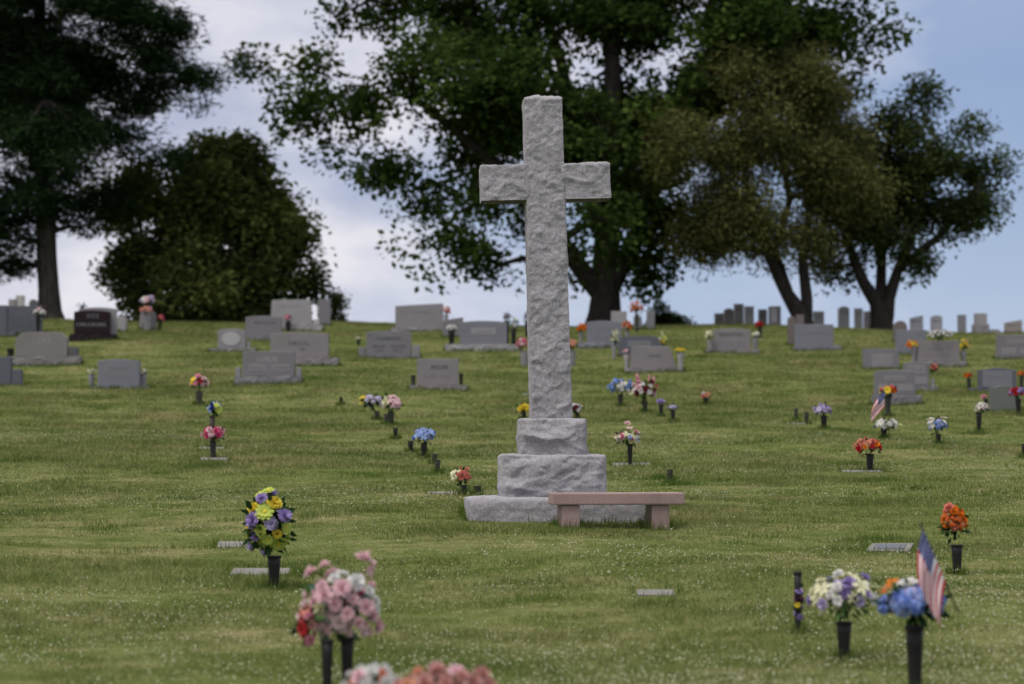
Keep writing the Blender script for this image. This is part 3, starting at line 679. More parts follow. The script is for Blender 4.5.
# --- middle distance
bouquet('red, yellow and pink bouquet at upper left of the lawn', 199, 383, 23, 18, [('carnation', 'red', 2), ('rose', 'palepink', 3), ('daisy', 'yellow', 2), ('rose', 'pink', 2)], 14, 8, (199, 391, 405, 8), mat='vase_brown', nleaf=40)
bouquet('sky blue and lime bouquet just above a pink one on the left', 214, 409, 20, 18, [('lily', 'skyblue', 3), ('daisy', 'lime', 3), ('rose', 'navy', 1), ('daisy', 'cream', 1)], 13, 8, (212, 416, 448, 6), mat='vase_brown', nleaf=40, leaf=('fl_leaf', 'fl_leaf_light'))
bouquet('hot pink and pale pink bouquet over two small markers', 214, 434, 26, 18, [('carnation', 'hotpink', 3), ('rose', 'palepink', 3), ('carnation', 'pink', 2)], 14, 9, (213, 441, 459, 7), mat='vase_green', nleaf=40)
bouquet('lilac blue bouquet with a yellow edge left of the cross', 373, 402, 26, 20, [('hydrangea', 'lilac', 3), ('hydrangea', 'skyblue', 2), ('daisy', 'yellow', 1), ('rose', 'white', 1)], 14, 9, (377, 411, 420, 6), mat='vase_brown', nleaf=50, up=(('daisy', 'yellow', -10, -4), ('daisy', 'yellow', -11, 1)))
bouquet('pale pink bouquet overlapping the lilac one left of the cross', 392, 404, 25, 22, [('lily', 'palepink', 4), ('carnation', 'palepink', 3), ('rose', 'cream', 1)], 14, 9, (391, 412, 426, 7), mat='vase_green', nleaf=40)
bouquet('blue bouquet alone beside three empty vases', 424.5, 436, 24, 20, [('lily', 'skyblue', 4), ('hydrangea', 'skyblue', 3), ('carnation', 'blue', 1)], 16, 8, (424, 443, 458, 7), nleaf=40)
bouquet('coral red and white bouquet low in the grass left of the cross base', 461, 477, 25, 21, [('carnation', 'coral', 4), ('rose', 'coral', 3), ('daisy', 'cream', 2)], 16, 8, (464, 485, 495, 7), mat='vase_green', nleaf=40)
bouquet('bright yellow bouquet at the left foot of the cross shaft', 523.5, 409, 15, 13, [('carnation', 'yellow', 5), ('daisy', 'yellow', 2)], 12, 6, (524, 413, 420, 5), nleaf=30)
bouquet('white and dark red bouquet peeking past the right foot of the shaft', 576, 409, 15, 12, [('rose', 'white', 3), ('rose', 'maroon', 2), ('carnation', 'palepink', 1)], 10, 6, (577, 413, 420, 5), nleaf=30)
bouquet('blue and white bouquet with lime accents right of the cross', 620.5, 388, 29, 21, [('hydrangea', 'blue', 3), ('rose', 'white', 3), ('daisy', 'lime', 1), ('carnation', 'skyblue', 2)], 18, 8, (620.5, 395, 407, 6), nleaf=60, leaf=('fl_leaf', 'fl_leaf', 'fl_leaf_teal'), mat='vase_green')
bouquet('pink and white bouquet topped by red spikes right of the cross', 644, 391, 28, 26, [('carnation', 'pink', 2), ('rose', 'white', 3), ('carnation', 'hotpink', 1), ('rose', 'palepink', 2), ('rose', 'maroon', 2)], 20, 8, (645, 401, 413, 6), nleaf=60, mat='vase_green', up=(('spike', 'pink', -6, -11), ('spike', 'pink', 5, -12), ('spike', 'pink', 9, -8), ('daisy', 'cream', -12, 3)))
bouquet('small violet posy, left and higher of two side by side', 661, 402, 10, 8, [('hydrangea', 'lilac', 3), ('carnation', 'purple', 2)], 7, 5, (661, 405, 417, 5), nleaf=20)
bouquet('small violet posy, right and lower of two side by side', 672.5, 408, 11, 8, [('hydrangea', 'lilac', 3), ('carnation', 'purple', 1)], 7, 5, (673, 411, 422, 5), nleaf=20)
bouquet('small peach posy in a dark pot on the upper lawn', 706, 396, 12, 9, [('carnation', 'peach', 3), ('rose', 'white', 1), ('rose', 'coral', 1)], 8, 5, (706, 398, 405.5, 6), nleaf=24)
bouquet('white, cream and pink bouquet with a blue edge behind the bench', 627.5, 437, 27, 18, [('rose', 'white', 3), ('lily', 'cream', 3), ('carnation', 'pink', 3), ('hydrangea', 'skyblue', 1)], 14, 9, (630, 444, 465, 6), nleaf=40, up=(('rose', 'palepink', 0, -13), ('lily', 'palepink', 2, -9), ('rose', 'white', 10, -3), ('lily', 'cream', -10, 0)))
bouquet('lilac bouquet beside two empty vases on the right', 823, 410.5, 21, 15, [('carnation', 'lilac', 4), ('lily', 'lilac', 3), ('rose', 'purple', 1)], 15, 7, (824, 416, 429.5, 7), nleaf=40)
bouquet('red, orange and yellow bouquet in the tall vase behind the little flag', 888, 390.5, 21, 13, [('carnation', 'hotpink', 2), ('carnation', 'orange', 2), ('daisy', 'yellow', 3), ('rose', 'red', 1)], 13, 7, (888, 396, 417, 7), nleaf=30, mat='vase_green')
bouquet('white lily bouquet at the foot of the little flag', 887, 424.5, 28, 14, [('lily', 'white', 4), ('rose', 'white', 2), ('rose', 'navy', 1)], 12, 8, (884, 428, 439, 7), nleaf=40, up=(('lily', 'cream', 13, 0), ('rose', 'navy', -11, 3)))
bouquet('round coral and orange bouquet on the right lawn', 869, 446.5, 31, 20, [('carnation', 'coral', 4), ('rose', 'red', 2), ('carnation', 'peach', 2), ('rose', 'orange', 2)], 24, 8, (870, 454, 471, 8), nleaf=50)
bouquet('blue, white and red bouquet on the right lawn', 937.5, 426, 22, 20, [('hydrangea', 'blue', 3), ('lily', 'white', 2), ('hydrangea', 'skyblue', 2), ('rose', 'red', 1)], 15, 7, (938.5, 434, 445, 6), nleaf=40, up=(('lily', 'white', -7, -7), ('lily', 'white', 7, -8), ('rose', 'red', 2, -5)))
bouquet('white bouquet in a dark vase near the right edge', 982.5, 407.5, 17, 12, [('lily', 'white', 4), ('rose', 'palepink', 2)], 11, 6, (979, 412, 433.5, 6), nleaf=30)
bouquet('tiny pink posy behind the white bouquet near the right edge', 984, 397, 8, 6, [('rose', 'pink', 2), ('rose', 'palepink', 1)], 6, 4, (986, 399, 411, 5), nleaf=16)
bouquet('purple, red and yellow bouquet before the heart topped stone', 1017, 392.5, 18, 14, [('carnation', 'purple', 1), ('carnation', 'red', 2), ('daisy', 'yellow', 2), ('rose', 'orange', 2)], 14, 7, (1018.5, 399, 416, 6), nleaf=30)
# --- on and beside the headstones
def sb(desc, cx, cy, w, h, kinds, n, size, vase, refy, dz=.12, mat='vase', **kw): bouquet(desc, cx, cy, w, h, kinds, n, size, vase, ref=(cx, refy), dz=dz, mat=mat, vase_group=ST, nleaf=kw.pop('nleaf', 24), **kw)
sb('pink and white flowers at the right end of the slate headstone', 39, 312.5, 16, 9, [('rose', 'palepink', 3), ('rose', 'white', 3)], 10, 5, (38, 315, 333, 5), 335, .0)
sb('dark sprig on top of the polished dark headstone', 82, 305.5, 12, 8, [('rose', 'navy', 2), ('rose', 'lilac', 1)], 5, 3, (82, 306, 338, 4), 337, .75)
sb('white green tuft left of the low blue grey headstone', 91.5, 371.5, 10, 7, [('rose', 'cream', 4), ('daisy', 'white', 2)], 7, 4, (91.5, 374, 387, 7), 388, .1, 'grey')
sb('white green tuft right of the low blue grey headstone', 144, 371.5, 9, 7, [('rose', 'cream', 4), ('daisy', 'white', 2)], 7, 4, (143.5, 374, 387, 7), 388, .1, 'grey')
sb('salmon pink flowers on the narrow stone before the magnolia', 146, 310.5, 15, 9, [('carnation', 'peach', 4), ('rose', 'pink', 2)], 11, 5, (146, 314, 330, 5), 331, -.1, 'grey')
sb('white and lilac bunch highest on the narrow stone before the magnolia', 148, 300.5, 19, 13, [('lily', 'white', 3), ('rose', 'lilac', 3), ('rose', 'palepink', 2)], 12, 6, (149, 306, 330, 5), 331, .4, 'grey')
sb('rose red flowers at the right side of the narrow stone', 161, 318.5, 9, 10, [('rose', 'hotpink', 2), ('rose', 'coral', 2)], 7, 4, (160, 322, 330, 4), 331, .2)
sb('dark pink flowers leaning on the large pale headstone', 288, 318, 9, 9, [('rose', 'pink', 2), ('rose', 'plum', 2)], 7, 4, (288, 322, 330, 6), 331, -.1)
sb('tiny white flowers left of the CAMERON headstone', 358, 338.5, 8, 6, [('rose', 'cream', 3), ('rose', 'palepink', 1)], 6, 4, (358.5, 340, 345, 4), 346, .1, 'vase_green')
sb('red flowers at the right top of the slanting crest headstone', 446.5, 311, 10, 11, [('rose', 'coral', 3), ('rose', 'red', 2)], 8, 4, (446, 315, 328, 5), 333, .3, 'grey')
sb('white flowers in a dark vase between two crest headstones', 451.5, 328.5, 13, 9, [('rose', 'white', 5), ('daisy', 'white', 2)], 10, 5, (451.5, 331, 343.5, 7), 344, -.1)
sb('dark plum flowers behind the right end of the blue headstone', 507, 317.5, 10, 10, [('rose', 'plum', 3), ('rose', 'maroon', 2), ('rose', 'lilac', 1)], 8, 4, (507, 321, 343, 5), 345, .3)
sb('leafy green bunch with white blooms left of the cross shaft', 514.5, 324, 10, 14, [('rose', 'white', 1), ('daisy', 'lime', 1)], 6, 4, (513.5, 329, 343, 6), 345, .1, leaf=('fl_leaf', 'fl_leaf_teal'), nleaf=70)
sb('bright pink bouquet in a stone vase left of the cross shaft', 521.5, 344.5, 13, 15, [('carnation', 'pink', 4), ('rose', 'hotpink', 2), ('rose', 'palepink', 2)], 12, 5, (524.5, 351, 366, 10), 366, 0, 'grey')
sb('pink and white bouquet half hidden right of the cross shaft', 572, 345, 12, 14, [('rose', 'peach', 3), ('rose', 'white', 2), ('rose', 'plum', 2)], 11, 5, (571.5, 351, 366, 10), 366, 0, 'grey')
sb('dark plum flowers on the crest hidden at the left of the cross shaft', 527, 317, 7, 12, [('rose', 'plum', 3), ('rose', 'purple', 1)], 6, 4, (527, 321, 335, 5), 337, 0)
sb('orange bouquet left of the blue grey arched headstone', 581.5, 328.5, 12, 12, [('carnation', 'orange', 4), ('rose', 'orange', 2)], 10, 5, (581, 332, 343, 5), 345, .2, 'grey')
sb('orange bouquet right of the blue grey arched headstone', 627.5, 326, 11, 13, [('carnation', 'orange', 3), ('rose', 'peach', 2), ('rose', 'coral', 1)], 10, 5, (627, 331, 343, 5), 346, .2, 'grey')
sb('highest orange bouquet against the oak foliage', 636, 308.5, 15, 15, [('carnation', 'orange', 3), ('rose', 'peach', 3), ('rose', 'yellow', 1)], 12, 5, (637, 314, 330, 4), 331, -.3, 'vase_green')
sb('tall yellow sprays left of the dark arched headstone', 615, 339, 9, 16, [('spike', 'cream', 2), ('rose', 'yellow', 3), ('daisy', 'lime', 2)], 9, 5, (614, 346, 358, 5), 359, 0, 'grey')
sb('yellow spray leaning off the right shoulder of the dark arched headstone', 663, 340, 9, 15, [('spike', 'cream', 2), ('rose', 'yellow', 2), ('daisy', 'lime', 2)], 8, 5, (664, 346, 358, 5), 359, .1, 'vase_green')
sb('small mauve flowers in the left urn of the plain pink headstone', 626, 351.5, 8, 6, [('rose', 'palepink', 3), ('rose', 'plum', 1)], 6, 4, (627, 354, 369, 7), 372, -.05, 'light')
sb('flat yellow flowers in the right urn of the plain pink headstone', 680, 350, 11, 5, [('rose', 'yellow', 4), ('daisy', 'lime', 1)], 8, 4, (680.5, 353, 369, 7), 372, -.05, 'light')
sb('white flowers in the left vase of the BRANTON headstone', 709, 335, 8, 11, [('rose', 'white', 3), ('lily', 'cream', 2)], 9, 4, (710, 340, 350, 7), 353, 0, 'grey')
sb('white flowers in the right vase of the BRANTON headstone', 756, 334.5, 10, 7, [('rose', 'white', 3), ('lily', 'cream', 2)], 8, 4, (755, 338, 350, 7), 353, 0, 'grey')
sb('deep red flowers on the crest right of the BRANTON headstone', 759.5, 325, 11, 8, [('carnation', 'red', 4), ('rose', 'red', 2)], 9, 5, (760, 328, 337, 5), 338, 0, 'vase_green')
sb('yellow and white flowers left of the white spray headstone', 912.5, 345, 14, 11, [('rose', 'yellow', 3), ('lily', 'white', 1), ('rose', 'orange', 1)], 10, 5, (914, 350, 362, 6), 366, 0, 'grey')
sb('spray of white flowers lying across the headstone top', 940, 335, 26, 12, [('rose', 'white', 4), ('lily', 'cream', 3)], 18, 5, None, 367, .15, nleaf=110)
sb('yellow and peach flowers right of the white spray headstone', 964, 345.5, 10, 14, [('rose', 'yellow', 3), ('spike', 'peach', 1), ('rose', 'cream', 1)], 9, 5, (963.5, 351, 362, 7), 366, 0, 'grey')
sb('red and coral flowers at the right of the small inset headstone', 934, 368, 10, 10, [('rose', 'coral', 3), ('rose', 'red', 2), ('rose', 'maroon', 2)], 9, 5, None, 392, .1, nleaf=40)
sb('red flowers left of the dark bordered headstone', 968, 376, 9, 8, [('carnation', 'orange', 3), ('rose', 'red', 2)], 8, 4, (969, 379, 389, 5), 392, 0, 'vase_green')
sb('orange flowers right of the dark bordered headstone', 1021.5, 374, 9, 8, [('carnation', 'orange', 3), ('rose', 'rust', 2)], 8, 4, (1021.5, 377, 389, 5), 392, 0, 'vase_green')

# empty vases
for lab, x, yt, yb, w, mat in [
 ('small empty dark vase alone on the upper left lawn', 341, 397, 405, 4, 'vase'),
 ('empty dark vase just below the pale pink bouquet', 395.5, 428, 439, 5.5, 'vase'),
 ('empty dark vase left of the blue bouquet', 410.5, 441, 453, 6, 'vase'),
 ('empty grey green vase, upper of two right of the blue bouquet', 434.5, 454, 464, 5.5, 'vase_green'),
 ('empty grey green vase, lower of two right of the blue bouquet', 437.5, 460, 473.5, 6, 'vase_green'),
 ('empty dark vase beside the coral red bouquet at the cross base', 477.5, 486, 495, 8, 'vase_green'),
 ('second grey vase behind the pale pink bouquet vase', 386, 414, 425, 5.5, 'vase_brown'),
 ('empty flared vase over a dark hollow behind the bench', 670, 469.5, 482.5, 6.5, 'vase_green'),
 ('empty vase, left of two on a marker by the lilac bouquet', 796, 409, 421, 4.5, 'vase_green'),
 ('empty vase, right of two on a marker by the lilac bouquet', 806.5, 412, 424.5, 5, 'vase_green'),
 ('dark vase cut by the right edge below the heart topped stone', 1024.5, 444, 458, 6, 'vase')]:
    g, D = ground_at(x, yb); vase_obj(lab, x, yt, yb, w, D, g, mat)

# ------------------------------------------------------------------ flags
def flag(label, pole_top, pole_bot, ref, hoist, fly, fdir):
    g, D = ground_at(*ref); D += .0
    D += .05 if ref[1] > 600 else -.12
    a, b = at(*pole_top, D), at(*pole_bot, D)
    r = empty('flag', b, 0, label, 'flag', 'small stick flags on graves')
    d = (a-b); L = d.length
    bm = lathe([(.005, 0), (.005, L), (.008, L+.004), (.008, L+.02), (.0005, L+.03)], 8)
    p = link('pole', bm_mesh('pole', bm, M['pole'], True), r); p.rotation_mode = 'QUATERNION'; p.rotation_quaternion = Vector((0, 0, 1)).rotation_difference(d.normalized())
    nu, nv = 40, 26; V, Fc, I = [], [], []
    up = d.normalized(); fv = Vector((fdir[0], 0, fdir[1])).normalized()
    for j in range(nv+1):
        for i in range(nu+1):
            u, v = i/nu, j/nv
            p0 = d - up*(.01 + v*hoist)
            fold = .014*math.sin(v*9 + u*4)*min(1, u*3) + .014*math.sin(v*17+u*3)*u
            q = p0 + fv*(u*fly) + Vector((.06*u*(1-u)*(1 if fdir[0] > 0 else -1), fold - .02, -.05*u*u*(1-v)))
            V.append(q)
    for j in range(nv):
        for i in range(nu):
            Fc.append((j*(nu+1)+i, j*(nu+1)+i+1, (j+1)*(nu+1)+i+1, (j+1)*(nu+1)+i))
            u, v = (i+.5)/nu, (j+.5)/nv
            if u < .4 and j < 14: I.append(1 if (i % 3 == 1 and j % 3 == 1) else 2)
            else: I.append(0 if (j//2) % 2 == 0 else 1)
    me = mesh('cloth', V, Fc, [M['flag_red'], M['flag_white'], M['flag_blue']], I, True)
    link('cloth', me, r)
flag('large drooping striped flag planted in the blue hydrangea bouquet', (921.5, 527), (958, 612), (915, 697), .33, .27, (-.10, -1))
flag('little striped flag drooping left above the white lily bouquet', (884, 390), (885, 430), (884, 439.5), .25, .34, (-.62, -.80))

# ------------------------------------------------------------------ trees
def tube(bm, pts, radii, seg):
    prev = None
    for i, (p, r) in enumerate(zip(pts, radii)):
        t = (pts[min(i+1, len(pts)-1)] - pts[max(i-1, 0)]).normalized()
        s = t.cross(Vector((.3, .9, .2))).normalized(); u = t.cross(s)
        ring = [bm.verts.new(p + (s*math.cos(2*math.pi*a/seg) + u*math.sin(2*math.pi*a/seg))*r) for a in range(seg)]
        if prev:
            for a in range(seg): bm.faces.new([prev[a], prev[(a+1) % seg], ring[(a+1) % seg], ring[a]])
        prev = ring
def bez(a, b, bend, n):
    out = []
    for i in range(n+1):
        t = i/n; p = a.lerp(b, t) + bend*(math.sin(math.pi*t)); out.append(p)
    return out
def tree(name, label, D, trunk, lobes, leaf_mat, bark, nclump, per, leaf_len, leaf_w, spread, flat=.8, limb_r=.14, group='large trees along the crest', depth_k=.8, tintpow=1.0, hang=0.0, dens=1.0):
    """trunk: list of stems, each [(px,py,radius_px)...]; lobes: (cx,cy,rx,ry,dz) ellipses at the tree's own distance"""
    k = D/F
    st0 = trunk[0][0]; base = at(st0[0], st0[1], D); base.z = float(terr(base.x, base.y)) - .1
    root = empty(name, base, 0, label, 'tree', group)
    bm = bmesh.new(); tips = []; nodes = []
    for stem in trunk:
        pts = [at(x, y, D + (st[3] if len(st) > 3 else 0)) - base for st in stem for x, y in [(st[0], st[1])]]
        if stem is trunk[0] or stem[0][1] >= st0[1]-1: pts[0].z = 0
        rad = [st[2]*k for st in stem]
        fine, fr = [], []
        for i in range(len(pts)-1):
            for j in range(5):
                t = j/5; fine.append(pts[i].lerp(pts[i+1], t) + mnoise.noise_vector((pts[i].lerp(pts[i+1], t))*.6)*.05*(0 if i+j == 0 else 1)); fr.append(rad[i]*(1-t)+rad[i+1]*t)
        fine.append(pts[-1]); fr.append(rad[-1]); tube(bm, fine, fr, 10)
        for p, r in zip(fine[len(fine)//3:], fr[len(fine)//3:]): nodes.append((p, r))
    ell = []
    for lb in lobes:
        cx, cy, rx, ry = lb[:4]; dz = lb[4] if len(lb) > 4 else 0
        c = at(cx, cy, D + dz) - base; ell.append((c, rx*k, (rx+ry)/2*k*depth_k, ry*k))
        # a limb into every lobe
        n0 = min(nodes, key=lambda q: (q[0]-c).length + max(0, q[0].z - c.z)*.8)
        ln = (c-n0[0]).length; r0 = min(n0[1]*.75, limb_r + ln*.008)
        pts = bez(n0[0], c, Vector((random.uniform(-.1, .1)*ln, random.uniform(-.1, .1)*ln, .10*ln)), 8)
        rad = [r0*(1-i/8*.75) for i in range(9)]
        tube(bm, pts, rad, 7)
        nodes += [(p, r) for p, r in zip(pts[2:], rad[2:])]
    sub = []
    for c, a, b, e in ell:
        m = max(3, min(22, int((a*e)**.5*4.2*dens)))
        for _ in range(m):
            u = rng.normal(size=3); u /= np.linalg.norm(u); q = rng.uniform(.35, .95); f = rng.uniform(.24, .52)
            sub.append((Vector((c.x+u[0]*a*q, c.y+u[1]*b*q, c.z+u[2]*e*q)), max(.28, a*f), max(.28, b*f), max(.22, e*f*.8)))
    ell = sub
    vol = np.array([(a*b*c_)**.72 for _, a, b, c_ in ell]); vol /= vol.sum()
    cl = []; et = rng.uniform(0, 1, len(ell)); ce = []
    for _ in range(nclump):
        ei = rng.choice(len(ell), p=vol); e = ell[ei]; ce.append(et[ei])
        u = rng.normal(size=3); u /= np.linalg.norm(u); rr = rng.uniform(.12, 1)**.42
        p = Vector((e[0].x + u[0]*e[1]*rr, e[0].y + u[1]*e[2]*rr, e[0].z + u[2]*e[3]*rr))
        cl.append(p)
    NP = np.array([tuple(n[0]) for n in nodes])
    for p in cl:
        i = int(np.argmin(np.linalg.norm(NP - np.array(p), axis=1))); a, r = nodes[i]
        ln = (p-a).length
        pts = bez(a, p, Vector((0, 0, .08*ln)) + mnoise.noise_vector(p*2)*.12*ln, 4)
        r0 = min(r*.6, .012 + ln*.012); tube(bm, pts, [r0*(1-j*.2) + .004 for j in range(5)], 4)
    link('trunk', bm_mesh('trunk', bm, bark, True), root)
    P = np.array([tuple(p) for p in cl])
    n = nclump*per
    ci = np.repeat(np.arange(nclump), per)
    csz = rng.uniform(.6, 1.35, nclump)
    off = rng.normal(size=(n, 3)); off /= np.maximum(1, np.linalg.norm(off, axis=1)/1.9)[:, None]
    off *= spread*csz[ci][:, None]; off[:, 2] *= flat
    if hang: off[:, 2] -= np.abs(rng.normal(size=n))*hang
    pos = P[ci] + off
    ax = rng.normal(size=(n, 3)); ax[:, 2] = ax[:, 2]*.5 - .35; ax += off/spread*.5; ax /= np.linalg.norm(ax, axis=1)[:, None]
    sd = np.cross(ax, rng.normal(size=(n, 3)) + np.array([0, 0, 1.2])); sd /= np.linalg.norm(sd, axis=1)[:, None]
    L = leaf_len*rng.uniform(.65, 1.3, n)[:, None]; Wd = L*leaf_w/leaf_len
    V = np.empty((n, 4, 3)); V[:, 0] = pos - ax*L*.5; V[:, 1] = pos + sd*Wd*.5 - ax*L*.05; V[:, 2] = pos + ax*L*.5; V[:, 3] = pos - sd*Wd*.5 - ax*L*.05
    tint = np.clip(np.array(ce)[ci]*.45 + rng.uniform(0, 1, nclump)[ci]*.3 + rng.uniform(0, .35, n), 0, 1)**1.4
    link('crown', big_mesh('crown', V.reshape(-1, 3), 4, tint, leaf_mat), root)
    return root
bark_d = m_bark('dark_bark', (.050, .042, .036)); bark_g = m_bark('grey_bark', (.075, .065, .055))
oak_leaf = m_leaf('oak_leaf', (.018, .036, .009), (.095, .145, .034), .38)
pine_leaf = m_leaf('pine_needles', (.012, .024, .010), (.030, .052, .020), .2)
mag_leaf = m_leaf('magnolia_leaf', (.030, .046, .013), (.165, .195, .055), .22)
olive_leaf = m_leaf('locust_leaf', (.062, .068, .022), (.185, .185, .066))
right_leaf = m_leaf('maple_leaf', (.022, .034, .012), (.095, .125, .040))
tree('oak_tree', 'huge spreading dark green oak behind the cross', 76,
     [[(604, 324, 24), (604, 312, 17), (605, 295, 15), (606, 262, 14), (609, 200, 11), (612, 100, 9), (613, -40, 6), (610, -160, 3)],
      [(604, 296, 13), (588, 278, 10), (560, 240, 8, -1), (500, 170, 6, -2), (430, 110, 4, -2)],
      [(607, 290, 12), (624, 262, 9), (655, 190, 7, 1), (720, 100, 5, 1), (800, 30, 4, 1)],
      [(606, 250, 10), (590, 180, 8, 2), (560, 60, 6, 3), (520, -60, 4, 3)]],
     [(560, 110, 80, 80), (480, 110, 85, 90, -2), (540, 20, 110, 60), (640, -40, 150, 80, 2), (660, 110, 75, 90, 2), (650, 225, 60, 60), (690, 70, 70, 70), (420, 20, 75, 45, 1), (350, 10, 55, 28),
      (395, 95, 55, 45, -2), (330, 105, 45, 32, -1), (300, 120, 35, 30), (340, 150, 38, 28), (400, 170, 50, 42, -1), (455, 215, 45, 48, -2), (430, 255, 26, 26, -2), (490, 270, 32, 26), (290, 70, 40, 22), (255, 70, 22, 14),
      (520, 200, 60, 60, 3), (600, 170, 70, 60, 4), (625, 270, 50, 22), (780, 40, 75, 50, 1), (850, 30, 55, 38), (885, 45, 36, 26), (830, 80, 40, 20), (740, 20, 80, 60, -2), (602, 225, 55, 36, -3), (606, 150, 55, 50, -3), (640, 180, 40, 50, -2), (480, -80, 150, 70), (780, -60, 120, 60), (570, 262, 14, 30)],
     oak_leaf, bark_d, 1380, 88, .22, .15, .42)
tree('pine_tree', 'very dark pine with layered boughs at the left edge', 74,
     [[(50, 322, 16), (49, 312, 12), (48, 290, 10.5), (46, 235, 10), (42, 120, 8), (40, 0, 6), (40, -150, 3)]],
     [(60, 20, 110, 50, -1), (20, 90, 90, 60), (110, 60, 70, 55, 1), (60, 140, 80, 50), (130, 120, 55, 36), (165, 90, 40, 24), (185, 70, 34, 14), (210, 75, 26, 10), (235, 64, 22, 8), (190, 110, 26, 12), (170, 40, 26, 14), (30, 200, 60, 36), (75, 195, 45, 30), (10, 240, 34, 24), (130, 20, 45, 30), (150, 10, 25, 16), (-40, 120, 80, 120),
      (52, 175, 45, 50, -2), (45, 100, 50, 60, -2), (60, -60, 130, 60), (40, -140, 90, 60), (150, 150, 34, 22), (85, 228, 20, 14), (6, 268, 16, 7)],
     pine_leaf, bark_g, 1700, 110, .28, .055, .44, .5, .10)
tree('magnolia_tree', 'broad bushy magnolia left of centre reaching the ground', 77,
     [[(205, 326, 12), (206, 300, 9), (208, 230, 7), (210, 160, 4)], [(206, 300, 6), (160, 260, 5), (130, 230, 3)], [(206, 290, 6), (250, 240, 5), (275, 210, 3)]],
     [(225, 165, 48, 30), (200, 190, 60, 45, -1), (255, 200, 42, 40), (165, 230, 55, 50, -1), (240, 250, 62, 50, 1), (130, 265, 36, 34), (284, 268, 34, 40), (272, 228, 28, 30), (250, 240, 40, 40, -1), (205, 290, 80, 36, -1.5), (165, 305, 55, 20, -1), (245, 305, 48, 22), (280, 310, 20, 12), (215, 160, 24, 22), (120, 200, 30, 40, 1), (308, 292, 10, 14), (180, 170, 24, 24), (150, 200, 24, 24)],
     mag_leaf, bark_d, 640, 80, .23, .12, .38, dens=1.5)
tree('locust_tree', 'olive feathery tree with two leaning trunks right of the cross', 74,
     [[(803, 326, 13), (800, 316, 9.5), (788, 296, 7), (772, 262, 5.5), (755, 220, 4), (738, 150, 2)], [(804, 324, 8), (806, 300, 6), (803, 262, 5), (808, 215, 3.5), (800, 120, 2)],
      [(790, 300, 6), (775, 250, 4.5, 1), (790, 200, 3.5, 1), (770, 100, 2.5, 1)]],
     [(790, 90, 56, 40), (740, 110, 50, 45, -1), (830, 120, 44, 50, 1), (770, 160, 75, 55), (705, 160, 44, 45, -1), (710, 215, 40, 42), (760, 225, 60, 36, -1), (830, 190, 44, 50, 1), (665, 130, 26, 22), (720, 255, 34, 26), (800, 240, 50, 26, 1), (850, 150, 26, 40, 1), (780, 60, 28, 18)],
     olive_leaf, bark_d, 800, 125, .16, .06, .40, .85, .07, hang=.12, dens=1.4)
tree('maple_tree', 'dark airy tree with forked trunk at the right edge', 76,
     [[(882, 328, 15), (880, 318, 10), (876, 303, 7.5), (864, 283, 6), (850, 250, 4.5), (838, 190, 3)], [(884, 322, 9), (888, 298, 6.5), (898, 270, 5), (915, 225, 4), (930, 150, 2.5)],
      [(898, 270, 4.5), (940, 235, 3.5), (980, 190, 2.5)], [(880, 300, 6), (882, 260, 5, 1), (885, 190, 4, 1), (890, 120, 2.5, 1)]],
     [(895, 125, 44, 36), (940, 145, 40, 30, -1), (880, 180, 55, 44, 1), (935, 190, 50, 40), (975, 185, 30, 28, 1), (998, 165, 18, 15), (960, 225, 32, 24), (900, 235, 50, 26, -1), (855, 240, 32, 28), (985, 210, 16, 14), (920, 262, 24, 12), (840, 268, 26, 16, 1), (925, 95, 14, 14), (960, 130, 20, 14)],
     right_leaf, bark_d, 450, 75, .17, .09, .34, .85, .07)
tree('round_bush', 'small round dark bush on the crest beside slim post stones', 79, [[(662, 330, 3), (662, 318, 2), (662, 312, 1)]], [(661, 318, 9, 9), (655, 322, 6, 7), (669, 323, 8, 5), (679, 325, 7, 4)], oak_leaf, bark_d, 60, 60, .12, .07, .16, group='bushes on the crest', limb_r=.02)
tree('weedy_bush', 'scruffy green bush beside the narrow pillar left of centre', 78, [[(333, 330, 3), (333, 318, 2), (334, 308, 1)]], [(333, 316, 5, 11), (337, 322, 5, 6), (335, 300, 4, 5)], mag_leaf, bark_d, 40, 45, .12, .06, .16, group='bushes on the crest', limb_r=.02)
tree('low_shrub', 'low dark shrub spreading below the magnolia', 75.5, [[(225, 328, 3), (225, 322, 2), (225, 316, 1)]], [(200, 318, 34, 8), (245, 318, 30, 8), (160, 320, 22, 7)], mag_leaf, bark_d, 150, 60, .15, .07, .22, group='bushes on the crest', limb_r=.02)

